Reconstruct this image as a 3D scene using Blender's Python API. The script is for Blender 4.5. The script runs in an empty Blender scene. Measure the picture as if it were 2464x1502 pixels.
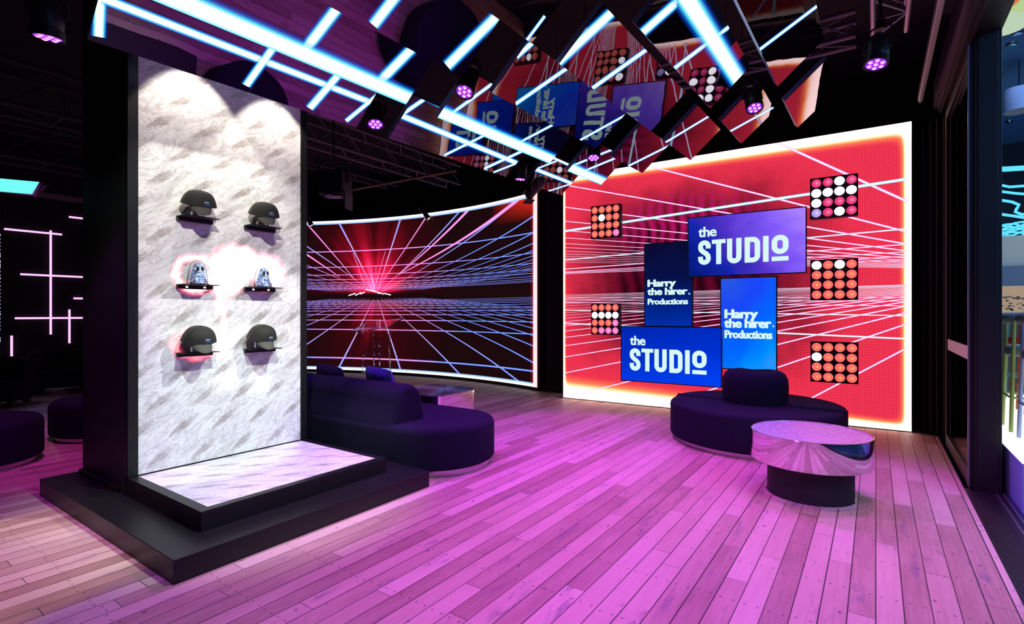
import bpy, bmesh, math, random
from mathutils import Vector, Matrix
random.seed(7)
sc = bpy.context.scene
C = sc.collection
PI = math.pi
# ------------------------------------------------------------------ camera
FPX, CXP, CYP, CAMH = 1250.0, 1232.0, 755.0, 1.4
YAW = math.radians(35)
cam_d = bpy.data.cameras.new('camera'); cam = bpy.data.objects.new('camera', cam_d); C.objects.link(cam)
cam_d.sensor_width = 36; cam_d.lens = FPX/2464*36; cam_d.shift_y = (CYP-751)/2464; cam_d.clip_start = .02
cam.location = (0, 0, CAMH); cam.rotation_euler = (PI/2, 0, YAW); sc.camera = cam
sc.view_settings.view_transform = 'Standard'; sc.view_settings.look = 'None'
sc.view_settings.exposure = 0.0; sc.view_settings.gamma = 1.0; sc.view_settings.use_curve_mapping = False
sc.cycles.use_denoising = True
sc.cycles.max_bounces = 8
sc.cycles.sample_clamp_indirect = 6
# ------------------------------------------------------------------ world and lights
w = bpy.data.worlds.new('dark_venue'); sc.world = w; w.use_nodes = True
w.node_tree.nodes['Background'].inputs[0].default_value = (.25, .12, .5, 1)
w.node_tree.nodes['Background'].inputs[1].default_value = .006

def spot(loc, target, energy, color, angle=70, blend=.5, size=.06, parent=None, name='spot_beam'):
    l = bpy.data.lights.new(name, 'SPOT'); l.energy = energy; l.color = color
    l.spot_size = math.radians(angle); l.spot_blend = blend; l.shadow_soft_size = size
    o = bpy.data.objects.new(name, l); C.objects.link(o)
    d = Vector(target)-Vector(loc)
    o.location = loc; o.rotation_euler = d.to_track_quat('-Z', 'Y').to_euler()
    return o
def area(loc, target, energy, color, sx, sy, name='soft_light'):
    l = bpy.data.lights.new(name, 'AREA'); l.shape = 'RECTANGLE'; l.size = sx; l.size_y = sy
    l.energy = energy; l.color = color
    o = bpy.data.objects.new(name, l); C.objects.link(o)
    o.location = loc; o.rotation_euler = (Vector(target)-Vector(loc)).to_track_quat('-Z', 'Y').to_euler()
    return o
VIO = (.34, .045, 1.0); MAG = (.68, .05, 1.0); PNK = (.92, .17, .85); WARM = (1.0, .80, .52)
# stage washes (the hanging fixtures below carry the same positions)
FIX = [  # position, aim, colour, energy, cone
    ((-3.93, 3.33, 3.21), (-3.9, 4.45, 0), VIO, 230, 80),
    ((-2.82, 3.33, 3.25), (-2.0, 3.2, 0), MAG, 250, 88),
    ((-3.87, 5.72, 3.18), (-4.1, 5.6, 0), VIO, 50, 70),
    ((-2.80, 5.72, 3.28), (-2.4, 4.7, 0), MAG, 300, 84),
    ((-1.00, 5.70, 3.47), (-1.4, 4.7, 0), VIO, 200, 84),
    ((0.0, 4.85, 3.30), (-.3, 3.9, 0), MAG, 165, 86),
    ((-4.00, .94, 3.02), (-5.0, .6, 0), MAG, 130, 64),
]
spot((-1.3, .6, 3.5), (-1.2, 2.0, 0), 185, (.46, .08, 1), 96, .7)           # added spots without fixtures, out of view, lighting the foreground floor
spot((-.1, 1.6, 3.5), (-.1, 2.9, 0), 170, PNK, 90, .7)  # another added unseen spot over the foreground
spot((.1, 3.6, 3.5), (.2, 4.6, 0), 60, (1, .5, .4), 70, .8)
spot((-3.0, -.9, 3.5), (-3.1, .1, 0), 190, (.55, .24, 1), 66, .6)  # likewise added out of view, for the floor before the platform
spot((-2.6, -1.0, 3.4), (-3.95, .70, 0), 260, (1, .72, .46), 24, .3)   # warm front light spilling beside the stage
spot((-6.4, 1.5, 3.6), (-6.9, 2.6, 0), 170, (.9, .08, .8), 70, .4)
spot((-8.6, 3.2, 3.6), (-8.8, 3.2, 0), 110, (.25, .3, 1), 60, .4)
# display panel: two downlights hugging the panel and two front lights
spot((-3.93, 1.83, 3.62), (-4.30, 1.86, 2.0), 70, (1, .93, .80), 62, .12, .03)
spot((-3.93, 2.50, 3.62), (-4.30, 2.53, 2.0), 70, (1, .93, .80), 62, .12, .03)
spot((-1.8, .92, 3.55), (-4.3, 2.1, 1.95), 300, (1, 1, .88), 34, .55, .012)
spot((-2.2, 3.33, 3.15), (-4.3, 2.12, .95), 265, (.97, 1, .96), 32, .4, .012)
spot((-2.15, 1.9, 3.12), (-3.75, 2.1, .25), 330, (.80, 1, .90), 50, .7, .04)
# tungsten lamps above the curved screen and the room next door
spot((-7.2, 7.2, 3.9), (-6.3, 6.6, 0), 60, (1, .62, .36), 80, .6)
area((3.2, 7.5, 4.4), (3.0, 7.5, 0), 160, (.35, .62, 1), 4, 4)
area((4.2, 2.6, 4.4), (2.6, 5.4, 0), 220, (.16, .42, 1), 3, 3)

# ------------------------------------------------------------------ picture <-> place
F_ = Vector((-math.sin(YAW), math.cos(YAW), 0)); R_ = Vector((math.cos(YAW), math.sin(YAW), 0)); U_ = Vector((0, 0, 1))
CAM = Vector((0, 0, CAMH))
def ray(px, py): return F_+R_*((px-CXP)/FPX)+U_*((CYP-py)/FPX)
def on_plane(px, py, p0, n):
    d = ray(px, py); n = Vector(n); return CAM+d*((Vector(p0)-CAM).dot(n)/d.dot(n))
def on_floor(px, py, z=0.0): return on_plane(px, py, (0, 0, z), (0, 0, 1))

# ------------------------------------------------------------------ mesh helpers
class MB:
    def __init__(s): s.v = []; s.f = []; s.uv = None
    def add(s, vs, fs):
        b = len(s.v); s.v += [tuple(p) for p in vs]; s.f += [tuple(i+b for i in f) for f in fs]; return s
    def box(s, x0, x1, y0, y1, z0, z1):
        return s.add([(x0,y0,z0),(x1,y0,z0),(x1,y1,z0),(x0,y1,z0),(x0,y0,z1),(x1,y0,z1),(x1,y1,z1),(x0,y1,z1)],
                     [(3,2,1,0),(4,5,6,7),(0,1,5,4),(1,2,6,5),(2,3,7,6),(3,0,4,7)])
    def tube(s, p0, p1, r0, r1=None, n=10, cap=True):
        r1 = r0 if r1 is None else r1
        p0 = Vector(p0); p1 = Vector(p1); d = (p1-p0).normalized()
        a = d.orthogonal().normalized(); b = d.cross(a)
        vs = []
        for p, r in ((p0, r0), (p1, r1)):
            for i in range(n):
                t = 2*PI*i/n; vs.append(p+a*(r*math.cos(t))+b*(r*math.sin(t)))
        fs = [(i, (i+1) % n, n+(i+1) % n, n+i) for i in range(n)]
        if cap: fs += [tuple(range(n-1, -1, -1)), tuple(range(n, 2*n))]
        return s.add(vs, fs)
    def path(s, pts, r, n=8, closed=False):
        pts = [Vector(p) for p in pts]; m = len(pts); rings = []; a = None
        for i, p in enumerate(pts):
            q0 = pts[i-1] if (i or closed) else p; q1 = pts[(i+1) % m] if (i < m-1 or closed) else p
            d = (q1-q0).normalized()
            a = d.orthogonal().normalized() if a is None else (a-d*a.dot(d)).normalized()
            b = d.cross(a); rings.append([p+a*(r*math.cos(2*PI*k/n))+b*(r*math.sin(2*PI*k/n)) for k in range(n)])
        vs = [v for g in rings for v in g]; fs = []
        for i in range(m if closed else m-1):
            j = (i+1) % m
            fs += [(i*n+k, i*n+(k+1) % n, j*n+(k+1) % n, j*n+k) for k in range(n)]
        if not closed: fs += [tuple(range(n-1, -1, -1)), tuple(range((m-1)*n, m*n))]
        return s.add(vs, fs)
    def lathe(s, prof, n=32, c=(0, 0, 0), sx=1, sy=1):
        vs = []; fs = []
        for r, z in prof:
            for i in range(n):
                t = 2*PI*i/n; vs.append((c[0]+r*sx*math.cos(t), c[1]+r*sy*math.sin(t), c[2]+z))
        m = len(prof)
        for j in range(m-1):
            fs += [(j*n+i, j*n+(i+1) % n, (j+1)*n+(i+1) % n, (j+1)*n+i) for i in range(n)]
        if prof[0][0] > 1e-5: fs.append(tuple(range(n-1, -1, -1)))
        if prof[-1][0] > 1e-5: fs.append(tuple(range((m-1)*n, m*n)))
        return s.add(vs, fs)
    def soft(s, outline, z0, z1, r, rb=None, n=5):
        """upright slab with rounded top and bottom edges from a counter-clockwise outline"""
        rb = r if rb is None else rb
        m = len(outline); P = [Vector((p[0], p[1])) for p in outline]; N = []
        for i in range(m):
            d = (P[(i+1) % m]-P[i-1]).normalized(); N.append(Vector((-d.y, d.x)))
        rings = []
        for k in range(n+1):
            a = PI/2*k/n; rings.append((rb*(1-math.sin(a)), z0+rb*(1-math.cos(a))))
        for k in range(n+1):
            a = PI/2*k/n; rings.append((r*(1-math.cos(a)), z1-r*(1-math.sin(a))))
        vs = [(P[i].x+N[i].x*ins, P[i].y+N[i].y*ins, z) for ins, z in rings for i in range(m)]
        fs = []
        for j in range(len(rings)-1):
            fs += [(j*m+i, j*m+(i+1) % m, (j+1)*m+(i+1) % m, (j+1)*m+i) for i in range(m)]
        fs.append(tuple(range(m-1, -1, -1))); q = (len(rings)-1)*m; fs.append(tuple(range(q, q+m)))
        return s.add(vs, fs)
    def mesh(s, name, mat, smooth=False):
        me = bpy.data.meshes.new(name); me.from_pydata(s.v, [], s.f)
        if s.uv:
            l = me.uv_layers.new(name='UVMap')
            for poly in me.polygons:
                for li in poly.loop_indices: l.data[li].uv = s.uv[me.loops[li].vertex_index]
        if mat: me.materials.append(mat)
        if smooth:
            me.polygons.foreach_set('use_smooth', [True]*len(me.polygons))
        me.update(); return me
    def build(s, name, mat, parent=None, smooth=False, bevel=0, seg=2, sharp=40):
        me = s.mesh(name, mat, smooth)
        if smooth and sharp:
            me.set_sharp_from_angle(angle=math.radians(sharp))
        o = bpy.data.objects.new(name, me); C.objects.link(o)
        if parent: o.parent = parent
        if bevel:
            m = o.modifiers.new('bevel', 'BEVEL'); m.width = bevel; m.segments = seg; m.limit_method = 'ANGLE'
        return o
def tag(o, label, cat, group=None, kind=None):
    o['label'] = label; o['category'] = cat
    if group: o['group'] = group
    if kind: o['kind'] = kind
    return o
def empty(name, loc=(0, 0, 0), rz=0.0, rot=None):
    o = bpy.data.objects.new(name, None); C.objects.link(o); o.location = loc
    o.rotation_euler = rot if rot else (0, 0, rz); o.empty_display_size = .1; return o
def struct(o): o['kind'] = 'structure'; return o
def copy_tree(o, parent=None):
    c = o.copy(); C.objects.link(c)
    if parent: c.parent = parent
    for ch in [x for x in C.objects if x.parent == o]: copy_tree(ch, c)
    return c

# ------------------------------------------------------------------ node helpers
class V:
    def __init__(s, nt, k): s.nt = nt; s.k = k
    def _m(s, op, *a, clamp=False):
        n = s.nt.nodes.new('ShaderNodeMath'); n.operation = op; n.use_clamp = clamp
        for i, x in enumerate((s,)+a):
            if isinstance(x, V): s.nt.links.new(x.k, n.inputs[i])
            else: n.inputs[i].default_value = x
        return V(s.nt, n.outputs[0])
    def __add__(s, o): return s._m('ADD', o)
    def __sub__(s, o): return s._m('SUBTRACT', o)
    def __mul__(s, o): return s._m('MULTIPLY', o)
    def __truediv__(s, o): return s._m('DIVIDE', o)
    def __radd__(s, o): return s._m('ADD', o)
    def __rmul__(s, o): return s._m('MULTIPLY', o)
    def __rsub__(s, o): return (s*-1.0)+o
    def __rtruediv__(s, o): return s._m('POWER', -1.0)*o
    def __neg__(s): return s*-1.0
    def f(s, op, *a): return s._m(op, *a)
    def abs(s): return s._m('ABSOLUTE')
    def clamp(s): return s._m('ADD', 0.0, clamp=True)
    def step(s, a, b):
        n = s.nt.nodes.new('ShaderNodeMapRange'); n.interpolation_type = 'SMOOTHSTEP'
        s.nt.links.new(s.k, n.inputs[0]); n.inputs[1].default_value = a; n.inputs[2].default_value = b
        return V(s.nt, n.outputs[0])
class Mat:
    def __init__(s, name):
        s.m = bpy.data.materials.new(name); s.m.use_nodes = True; s.nt = s.m.node_tree
        s.nt.nodes.clear(); s.out = s.nt.nodes.new('ShaderNodeOutputMaterial')
    def n(s, t, **kw):
        x = s.nt.nodes.new(t)
        for k, v in kw.items(): setattr(x, k, v)
        return x
    def link(s, a, b): s.nt.links.new(a.k if isinstance(a, V) else a, b)
    def xyz(s, which='Object'):
        tc = s.n('ShaderNodeTexCoord'); sp = s.n('ShaderNodeSeparateXYZ'); s.link(tc.outputs[which], sp.inputs[0])
        return [V(s.nt, o) for o in sp.outputs]
    def vec(s, x, y, z=0.0):
        c = s.n('ShaderNodeCombineXYZ')
        for i, a in enumerate((x, y, z)):
            if isinstance(a, V): s.link(a, c.inputs[i])
            else: c.inputs[i].default_value = a
        return c.outputs[0]
    def noise(s, vec, scale, detail=3, rough=.5, dist=0.0):
        n = s.n('ShaderNodeTexNoise'); s.link(vec, n.inputs['Vector'])
        n.inputs['Scale'].default_value = scale; n.inputs['Detail'].default_value = detail
        n.inputs['Roughness'].default_value = rough; n.inputs['Distortion'].default_value = dist
        return V(s.nt, n.outputs[0])
    def white(s, vec):
        n = s.n('ShaderNodeTexWhiteNoise', noise_dimensions='3D'); s.link(vec, n.inputs['Vector']); return V(s.nt, n.outputs[0])
    def ramp(s, fac, stops, interp='LINEAR'):
        r = s.n('ShaderNodeValToRGB'); r.color_ramp.interpolation = interp
        e = r.color_ramp.elements
        while len(e) < len(stops): e.new(.5)
        for x, (p, c) in zip(e, stops): x.position = p; x.color = (*c, 1)
        s.link(fac, r.inputs[0]); return r.outputs[0]
    def mix(s, f, a, b):
        m = s.n('ShaderNodeMix', data_type='RGBA')
        for k, x in ((m.inputs[0], f), (m.inputs[6], a), (m.inputs[7], b)):
            if isinstance(x, V) or hasattr(x, 'links'): s.link(x, k)
            elif isinstance(x, tuple): k.default_value = (*x, 1)
            else: k.default_value = x
        return m.outputs[2]
    def scale(s, col, f):
        m = s.n('ShaderNodeVectorMath', operation='SCALE'); s.link(col, m.inputs[0])
        if isinstance(f, V): s.link(f, m.inputs[3])
        else: m.inputs[3].default_value = f
        return m.outputs[0]
    def addc(s, a, b):
        m = s.n('ShaderNodeVectorMath', operation='ADD'); s.link(a, m.inputs[0]); s.link(b, m.inputs[1]); return m.outputs[0]
    def pbr(s, base=(.5, .5, .5), rough=.5, metal=0.0, bump=None, bs=.2, bd=.01, **kw):
        p = s.n('ShaderNodeBsdfPrincipled')
        for k, x in (('Base Color', base), ('Roughness', rough), ('Metallic', metal)):
            if isinstance(x, tuple): p.inputs[k].default_value = (*x, 1)
            elif isinstance(x, (int, float)): p.inputs[k].default_value = x
            else: s.link(x, p.inputs[k])
        for k, x in kw.items():
            k = k.replace('_', ' ')
            if isinstance(x, V) or hasattr(x, 'links'): s.link(x, p.inputs[k])
            else: p.inputs[k].default_value = x
        if bump is not None:
            b = s.n('ShaderNodeBump'); b.inputs['Strength'].default_value = bs; b.inputs['Distance'].default_value = bd
            s.link(bump, b.inputs['Height']); s.link(b.outputs[0], p.inputs['Normal'])
        s.link(p.outputs[0], s.out.inputs[0]); s.p = p; return s.m
    def emit(s, col, strength=1.0, alpha=None):
        e = s.n('ShaderNodeEmission')
        if isinstance(col, tuple): e.inputs[0].default_value = (*col, 1)
        else: s.link(col, e.inputs[0])
        if isinstance(strength, V): s.link(strength, e.inputs[1])
        else: e.inputs[1].default_value = strength
        if alpha is None: s.link(e.outputs[0], s.out.inputs[0])
        else:
            t = s.n('ShaderNodeBsdfTransparent'); m = s.n('ShaderNodeMixShader')
            s.link(alpha, m.inputs[0]); s.link(t.outputs[0], m.inputs[1]); s.link(e.outputs[0], m.inputs[2])
            s.link(m.outputs[0], s.out.inputs[0])
        return s.m
def simple(name, base, rough=.5, metal=0.0, bumpscale=None, bs=.15, **kw):
    M = Mat(name); b = None
    if bumpscale:
        tc = M.n('ShaderNodeTexCoord'); b = M.noise(tc.outputs['Object'], bumpscale, 3)
    return M.pbr(base, rough, metal, bump=b, bs=bs, **kw)
def glow(name, col, st=1.0): return Mat(name).emit(col, st)
M_BLACK = simple('black_paint', (.006, .006, .007), .55, 0, 60, .05)
M_GLOSSBLACK = simple('satin_black_laminate', (.0075, .0075, .0075), .42, 0, 25, .02, Specular_IOR_Level=.32)
M_WALLBLACK = simple('black_wall_paint', (.008, .007, .010), .85, 0, 30, .1)
M_CEIL = simple('black_ceiling_paint', (.012, .010, .013), .9, 0, 20, .1)
M_PLASTIC = simple('black_plastic', (.01, .01, .012), .4)
M_ALU = simple('brushed_aluminium', (.42, .42, .46), .35, .9, 120, .05)
M_DARKALU = simple('dark_anodised_frame', (.022, .020, .025), .4, .6)
M_CHROME = simple('polished_steel', (.80, .78, .84), .06, 1.0)
M_BRUSHED = simple('brushed_plinth_steel', (.55, .52, .56), .28, 1.0, 200, .03)
M_VELVET = simple('black_velvet_curtain', (.004, .003, .005), .95, 0, 40, .2)
def fabric(name, col):
    M = Mat(name); tc = M.n('ShaderNodeTexCoord')
    a = M.noise(tc.outputs['Object'], 130, 4, .7); b = M.noise(tc.outputs['Object'], 420, 2)
    c = M.ramp(a, [(.3, tuple(x*.55 for x in col)), (.7, tuple(min(1, x*1.5) for x in col))])
    return M.pbr(c, .95, 0, bump=a+b*.5, bs=.7, bd=.006, Specular_IOR_Level=.15)
M_BOUCLE = fabric('dark_boucle_fabric', (.0140, .0118, .031))
M_CUSHION = fabric('violet_velvet_cushion', (.10, .075, .34))
M_ACRYL = Mat('clear_acrylic'); M_ACRYL = M_ACRYL.pbr((.95, .97, .98), .03, 0, Transmission_Weight=1.0, IOR=1.45)
def clear_sheet(name, ior):
    M = Mat(name); g = M.n('ShaderNodeBsdfGlossy'); g.inputs['Roughness'].default_value = .02
    g.inputs[0].default_value = (.9, .9, .95, 1)
    t = M.n('ShaderNodeBsdfTransparent'); t.inputs[0].default_value = (.93, .95, .96, 1)
    f = M.n('ShaderNodeFresnel'); f.inputs[0].default_value = ior; m = M.n('ShaderNodeMixShader')
    M.link(f.outputs[0], m.inputs[0]); M.link(t.outputs[0], m.inputs[1]); M.link(g.outputs[0], m.inputs[2])
    M.link(m.outputs[0], M.out.inputs[0]); return M.m
M_GLASS = clear_sheet('clear_glass_pane', 1.35); M_DOME = clear_sheet('thin_dome_glass', 1.06)

# ---- timber boards running along Y
def floor_mat():
    M = Mat('recycled_timber_boards'); x, y, z = M.xyz()
    W = .109
    bx = x/W; bi = bx.f('FLOOR'); fx = bx-bi
    r1 = M.white(M.vec(bi, 3.3, 0)); L = 1.9
    by = (y+r1*7.0)/L; bj = by.f('FLOOR'); fy = by-bj
    r2 = M.white(M.vec(bi, bj, 1.7)); r3 = M.white(M.vec(bj, bi, 9.2)); r4 = M.white(M.vec(bi, bj, 5.1))
    grain = M.noise(M.vec(x*60, y*2.2, r2*20), 1, 5, .62, .6)
    fine = M.noise(M.vec(x*260, y*9, r3*9), 1, 3, .6)
    blot = M.noise(M.vec(x*5, y*1.4, r2*30), 1, 4, .6)
    tone = (r2*.40+(r2*r3)*.08+grain*.36+blot*.34+fine*.14)-.08
    col = M.ramp(tone, [(.12, (.17, .085, .070)), (.38, (.42, .26, .20)), (.60, (.60, .41, .32)), (.95, (.78, .60, .48))])
    # greyish weathered patches
    col = M.mix((M.noise(M.vec(x*9, y*2, r4*40), 1, 5, .7).step(.56, .72))*.75, col, (.19, .14, .19))
    # nail holes across the joists
    jy = y/.45; jf = (jy-jy.f('ROUND'))*.45
    nx = ((fx-.5).abs()-.27)*W
    jit = (M.noise(M.vec(bi*3.1, jy.f('ROUND')*2.7, 0), 1, 1)-.5)*.06
    d = (nx*nx+(jf+jit)*(jf+jit)).f('SQRT')
    nail = 1.0-d.step(.0034, .0075)
    vor = M.n('ShaderNodeTexVoronoi'); M.link(M.vec(x*9, y*6, 0), vor.inputs['Vector']); vor.inputs['Scale'].default_value = 1
    spot_ = (1.0-V(M.nt, vor.outputs[0]).step(.05, .10))*(M.noise(M.vec(x, y, 0), 2.2, 1).step(.40, .55))
    col = M.mix(nail.f('MAXIMUM', spot_)*.8, col, (.05, .025, .05))
    edge = (0.5-(fx-.5).abs())*W
    gapw = r1*.0020+.0009
    gap = 1.0-((edge-gapw)/.0016).clamp()
    endg = (0.5-(fy-.5).abs())*L
    gap = gap.f('MAXIMUM', 1.0-((endg-.0008)/.0016).clamp())
    col = M.mix(gap*.93, col, (.012, .008, .012))
    rough = grain*.25+.34+blot*.12
    return M.pbr(col, rough, 0, bump=grain*.25-gap*1.2, bs=.35, bd=.004, Specular_IOR_Level=.35)
M_FLOOR = floor_mat()

# ---- marble print; a,b = in-plane axes of the object
def marble_mat(name, ax=(1, 2), painted_glow=None):
    M = Mat(name); c = M.xyz(); a = c[ax[0]]; b = c[ax[1]]
    TW, TH = .30, .205
    row = (b/TH).f('FLOOR'); u = a/TW+row*.5; ui = u.f('FLOOR'); fu = u-ui; fv = b/TH-row
    # local coordinates of a repeating tile, leaning 38 degrees
    lx = (fu-.5)*TW; ly = (fv-.5)*TH
    ca, sa = math.cos(.62), math.sin(.62)
    p = lx*ca+ly*sa; q = ly*ca-lx*sa
    n1 = M.noise(M.vec(p*15, q*44, 1.3), 1, 6, .75, 1.6)
    bump_ = 1.0-((p/.16)*(p/.16)+(q/.040)*(q/.040)).clamp()
    streak = (n1*bump_.f('SQRT')).step(.27, .50)
    gp = a*ca+b*sa; gq = b*ca-a*sa
    n2 = M.noise(M.vec(gp*3.5, gq*9, 4.0), 1, 6, .6, 1.5)
    wisp = 1.0-((n2-.5).abs()*22.0).clamp()
    n3 = M.noise(M.vec(gp*8, gq*22, 9.0), 1, 5, .65, 2.0)
    wisp2 = 1.0-((n3-.47).abs()*26.0).clamp()
    cloud = M.noise(M.vec(gp*5, gq*13, 2.0), 1, 4, .6, .8).step(.42, .72)
    col = M.mix(cloud*.45, (.86, .86, .85), (.50, .48, .50))
    col = M.mix(wisp*.42+wisp2*.30, col, (.36, .32, .30))
    col = M.mix(streak*.66, col, (.24, .19, .17))
    M.pbr(col, .35, 0, Specular_IOR_Level=.3)
    if painted_glow:  # projected pink light, put into the marble panel as emission
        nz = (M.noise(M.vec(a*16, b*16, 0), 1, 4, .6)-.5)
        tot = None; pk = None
        for (cy, cz, ry, rz, wd, white, st) in painted_glow:
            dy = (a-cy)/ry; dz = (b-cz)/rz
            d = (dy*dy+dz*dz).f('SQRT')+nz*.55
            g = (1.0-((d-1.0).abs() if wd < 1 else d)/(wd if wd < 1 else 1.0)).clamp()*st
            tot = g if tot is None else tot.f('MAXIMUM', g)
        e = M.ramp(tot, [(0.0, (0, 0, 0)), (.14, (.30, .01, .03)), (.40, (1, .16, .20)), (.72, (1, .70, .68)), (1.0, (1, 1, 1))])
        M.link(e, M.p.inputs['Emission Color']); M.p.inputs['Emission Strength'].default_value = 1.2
    return M.m

# ================================================================== SETTING
struct(MB().box(-13.4, .58, -4, 9.2, -.1, 0).build('floor', M_FLOOR))
struct(MB().box(-13.4, .92, -4, 9.2, 4.75, 4.85).build('ceiling', M_CEIL))
struct(MB().box(-13.5, -13.3, -4, 9.2, -.1, 4.8).build('wall_left', M_WALLBLACK))
struct(MB().box(-13.4, .92, 9.1, 9.3, -.1, 4.8).build('wall_back', M_WALLBLACK))
struct(MB().box(-13.4, 7.2, -4.2, -4, -.1, 4.8).build('wall_front', M_WALLBLACK))
struct(MB().box(-4.86, -4.255, 8.0, 8.15, 0, 4.75).build('wall_middle', M_WALLBLACK))
struct(MB().box(-4.86, -4.255, 7.97, 8.0, 0, .12).build('baseboard_middle', M_BLACK, bevel=.004))
struct(MB().box(.70, .80, 5.62, 9.2, 0, 4.75).build('wall_right', M_WALLBLACK))
struct(MB().box(.64, .80, 5.46, 5.62, 0, 4.75).box(.66, .78, 5.45, 5.46, 0, 4.7).build('trim_1', M_BLACK, bevel=.004))
# sill track
m = MB().box(.58, .82, -4, 5.5, -.02, .001)
for i in range(12): m.box(.590+i*.013, .596+i*.013, -4, 5.46, 0, .006)
struct(m.build('trim_2', simple('dark_track_metal', (.05, .045, .06), .35, .7)))
struct(MB().box(.762, .770, -4, 5.46, 0, .011).box(.802, .812, -4, 5.46, 0, .011).build('trim_3', M_ALU))
# sliding door leaf, slid back beyond the jamb
XD0, XD1 = .612, .655
dr = struct(empty('door_1', (XD0, 5.47, 0)))
H = 3.56
fr = MB().box(0, .043, 0, .075, 0, H).box(0, .043, 1.69, 1.77, 0, H).box(0, .043, .075, 1.69, 0, .12).box(0, .043, .075, 1.69, H-.09, H)
struct(fr.build('door_frame', M_DARKALU, dr, bevel=.003))
struct(MB().box(.018, .024, .075, 1.69, .12, H-.09).build('glass_pane', M_GLASS, dr))
struct(MB().box(.012, .018, .075, 1.69, 1.02, 1.13).build('safety_strip', simple('white_vinyl_strip', (.80, .74, .80), .4), dr))
struct(MB().box(-.012, -.0005, .0, .012, .02, H-.02).build('edge_bead', M_ALU, dr))
# header rails above the opening
struct(MB().box(.555, .80, -4, 7.3, 3.60, 3.72).box(.575, .590, -4, 7.3, 3.575, 3.60).box(.625, .64, -4, 7.3, 3.575, 3.60).build('trim_4', M_DARKALU))
struct(MB().box(.52, .555, -4, 7.3, 3.64, 3.90).build('trim_5', simple('plum_fascia_metal', (.07, .045, .07), .45, .4)))
struct(MB().box(.375, .42, -4, 7.2, 3.72, 3.80).box(.385, .41, -4, 7.2, 3.70, 3.72).build('trim_6', M_ALU))
struct(MB().box(.42, .92, -4, 5.62, 3.9, 4.75).build('wall_header', M_WALLBLACK))

# velvet curtain between wall screen and door
m = MB(); n = 90; vs = []; fs = []
for j, z in enumerate((.02, 1.2, 2.4, 3.62)):
    for i in range(n+1):
        t = i/n; xx = .37+.30*t; yy = 7.84-.30*t+.035*math.sin(t*34+.6*j*.3)+.012*math.sin(t*71)
        vs.append((xx, yy, z))
for j in range(3):
    for i in range(n): fs.append((j*(n+1)+i, j*(n+1)+i+1, (j+1)*(n+1)+i+1, (j+1)*(n+1)+i))
m.add(vs, fs)
o = m.build('velvet_curtain', M_VELVET, smooth=True, sharp=0)
s_ = o.modifiers.new('thick', 'SOLIDIFY'); s_.thickness = .008
tag(o, 'black velvet curtain hanging in folds between the red screen wall and the glass door', 'curtain')

# ================================================================== SCREENS
def clip_rect(poly, x0, x1, y0, y1):
    def cl(P, ins, inter):
        out = []
        for i in range(len(P)):
            a, b = P[i-1], P[i]; ia, ib = ins(a), ins(b)
            if ib:
                if not ia: out.append(inter(a, b))
                out.append(b)
            elif ia: out.append(inter(a, b))
        return out
    def ix(X): return lambda a, b: tuple(a[k]+(b[k]-a[k])*(X-a[0])/(b[0]-a[0]) for k in range(len(a)))
    def iy(Y): return lambda a, b: tuple(a[k]+(b[k]-a[k])*(Y-a[1])/(b[1]-a[1]) for k in range(len(a)))
    for ins, it in ((lambda p: p[0] >= x0, ix(x0)), (lambda p: p[0] <= x1, ix(x1)), (lambda p: p[1] >= y0, iy(y0)), (lambda p: p[1] <= y1, iy(y1))):
        if len(poly) < 3: return []
        poly = cl(poly, ins, it)
    return poly
class Lines:
    """light strokes in a screen's own (x, y) plane; colour per vertex, cross coordinate in the UV map"""
    def __init__(s, x0, x1, y0, y1, to3d, lift=.0015, sub=0):
        s.r = (x0, x1, y0, y1); s.to3d = to3d; s.v = []; s.f = []; s.uv = []; s.c = []; s.k = 0; s.lift = lift; s.sub = sub; s.dz = .00003
    def line(s, a, b, w0, w1, col, ext=0.0, col1=None, same=False):
        a = Vector(a); b = Vector(b); d = (b-a)
        if d.length < 1e-6: return
        u = d.normalized(); n = Vector((-u.y, u.x)); a = a-u*ext; b = b+u*ext
        N = max(1, int((b-a).length/s.sub)) if s.sub else 1
        s.k += 0 if same else 1; h = s.lift+s.k*s.dz
        for i in range(N):
            t0, t1 = i/N, (i+1)/N; p = a+(b-a)*t0; q = a+(b-a)*t1
            wa = (w0+(w1-w0)*t0)/2; wb = (w0+(w1-w0)*t1)/2; L = d.length
            P = [(*(p-n*wa), -1, t0*L), (*(q-n*wb), -1, t1*L), (*(q+n*wb), 1, t1*L), (*(p+n*wa), 1, t0*L)]
            P = clip_rect(P, *s.r)
            if len(P) < 3: continue
            base = len(s.v)
            for x, y, c, l in P:
                s.v.append(tuple(s.to3d(x, y, h))); s.uv.append((l, c*.5+.5))
                tt = min(1, max(0, l/L)); s.c.append(tuple(col[k]+((col1 or col)[k]-col[k])*tt for k in range(3)))
            s.f.append(tuple(range(base, base+len(P))))
    def build(s, name, mat, parent):
        me = bpy.data.meshes.new(name); me.from_pydata(s.v, [], s.f); me.materials.append(mat)
        l = me.uv_layers.new(name='UVMap')
        for poly in me.polygons:
            for li in poly.loop_indices: l.data[li].uv = s.uv[me.loops[li].vertex_index]
        ca = me.color_attributes.new('tint', 'FLOAT_COLOR', 'POINT')
        for i, c in enumerate(s.c): ca.data[i].color = (*c, 1)
        o = bpy.data.objects.new(name, me); C.objects.link(o); o.parent = parent; return o
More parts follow.
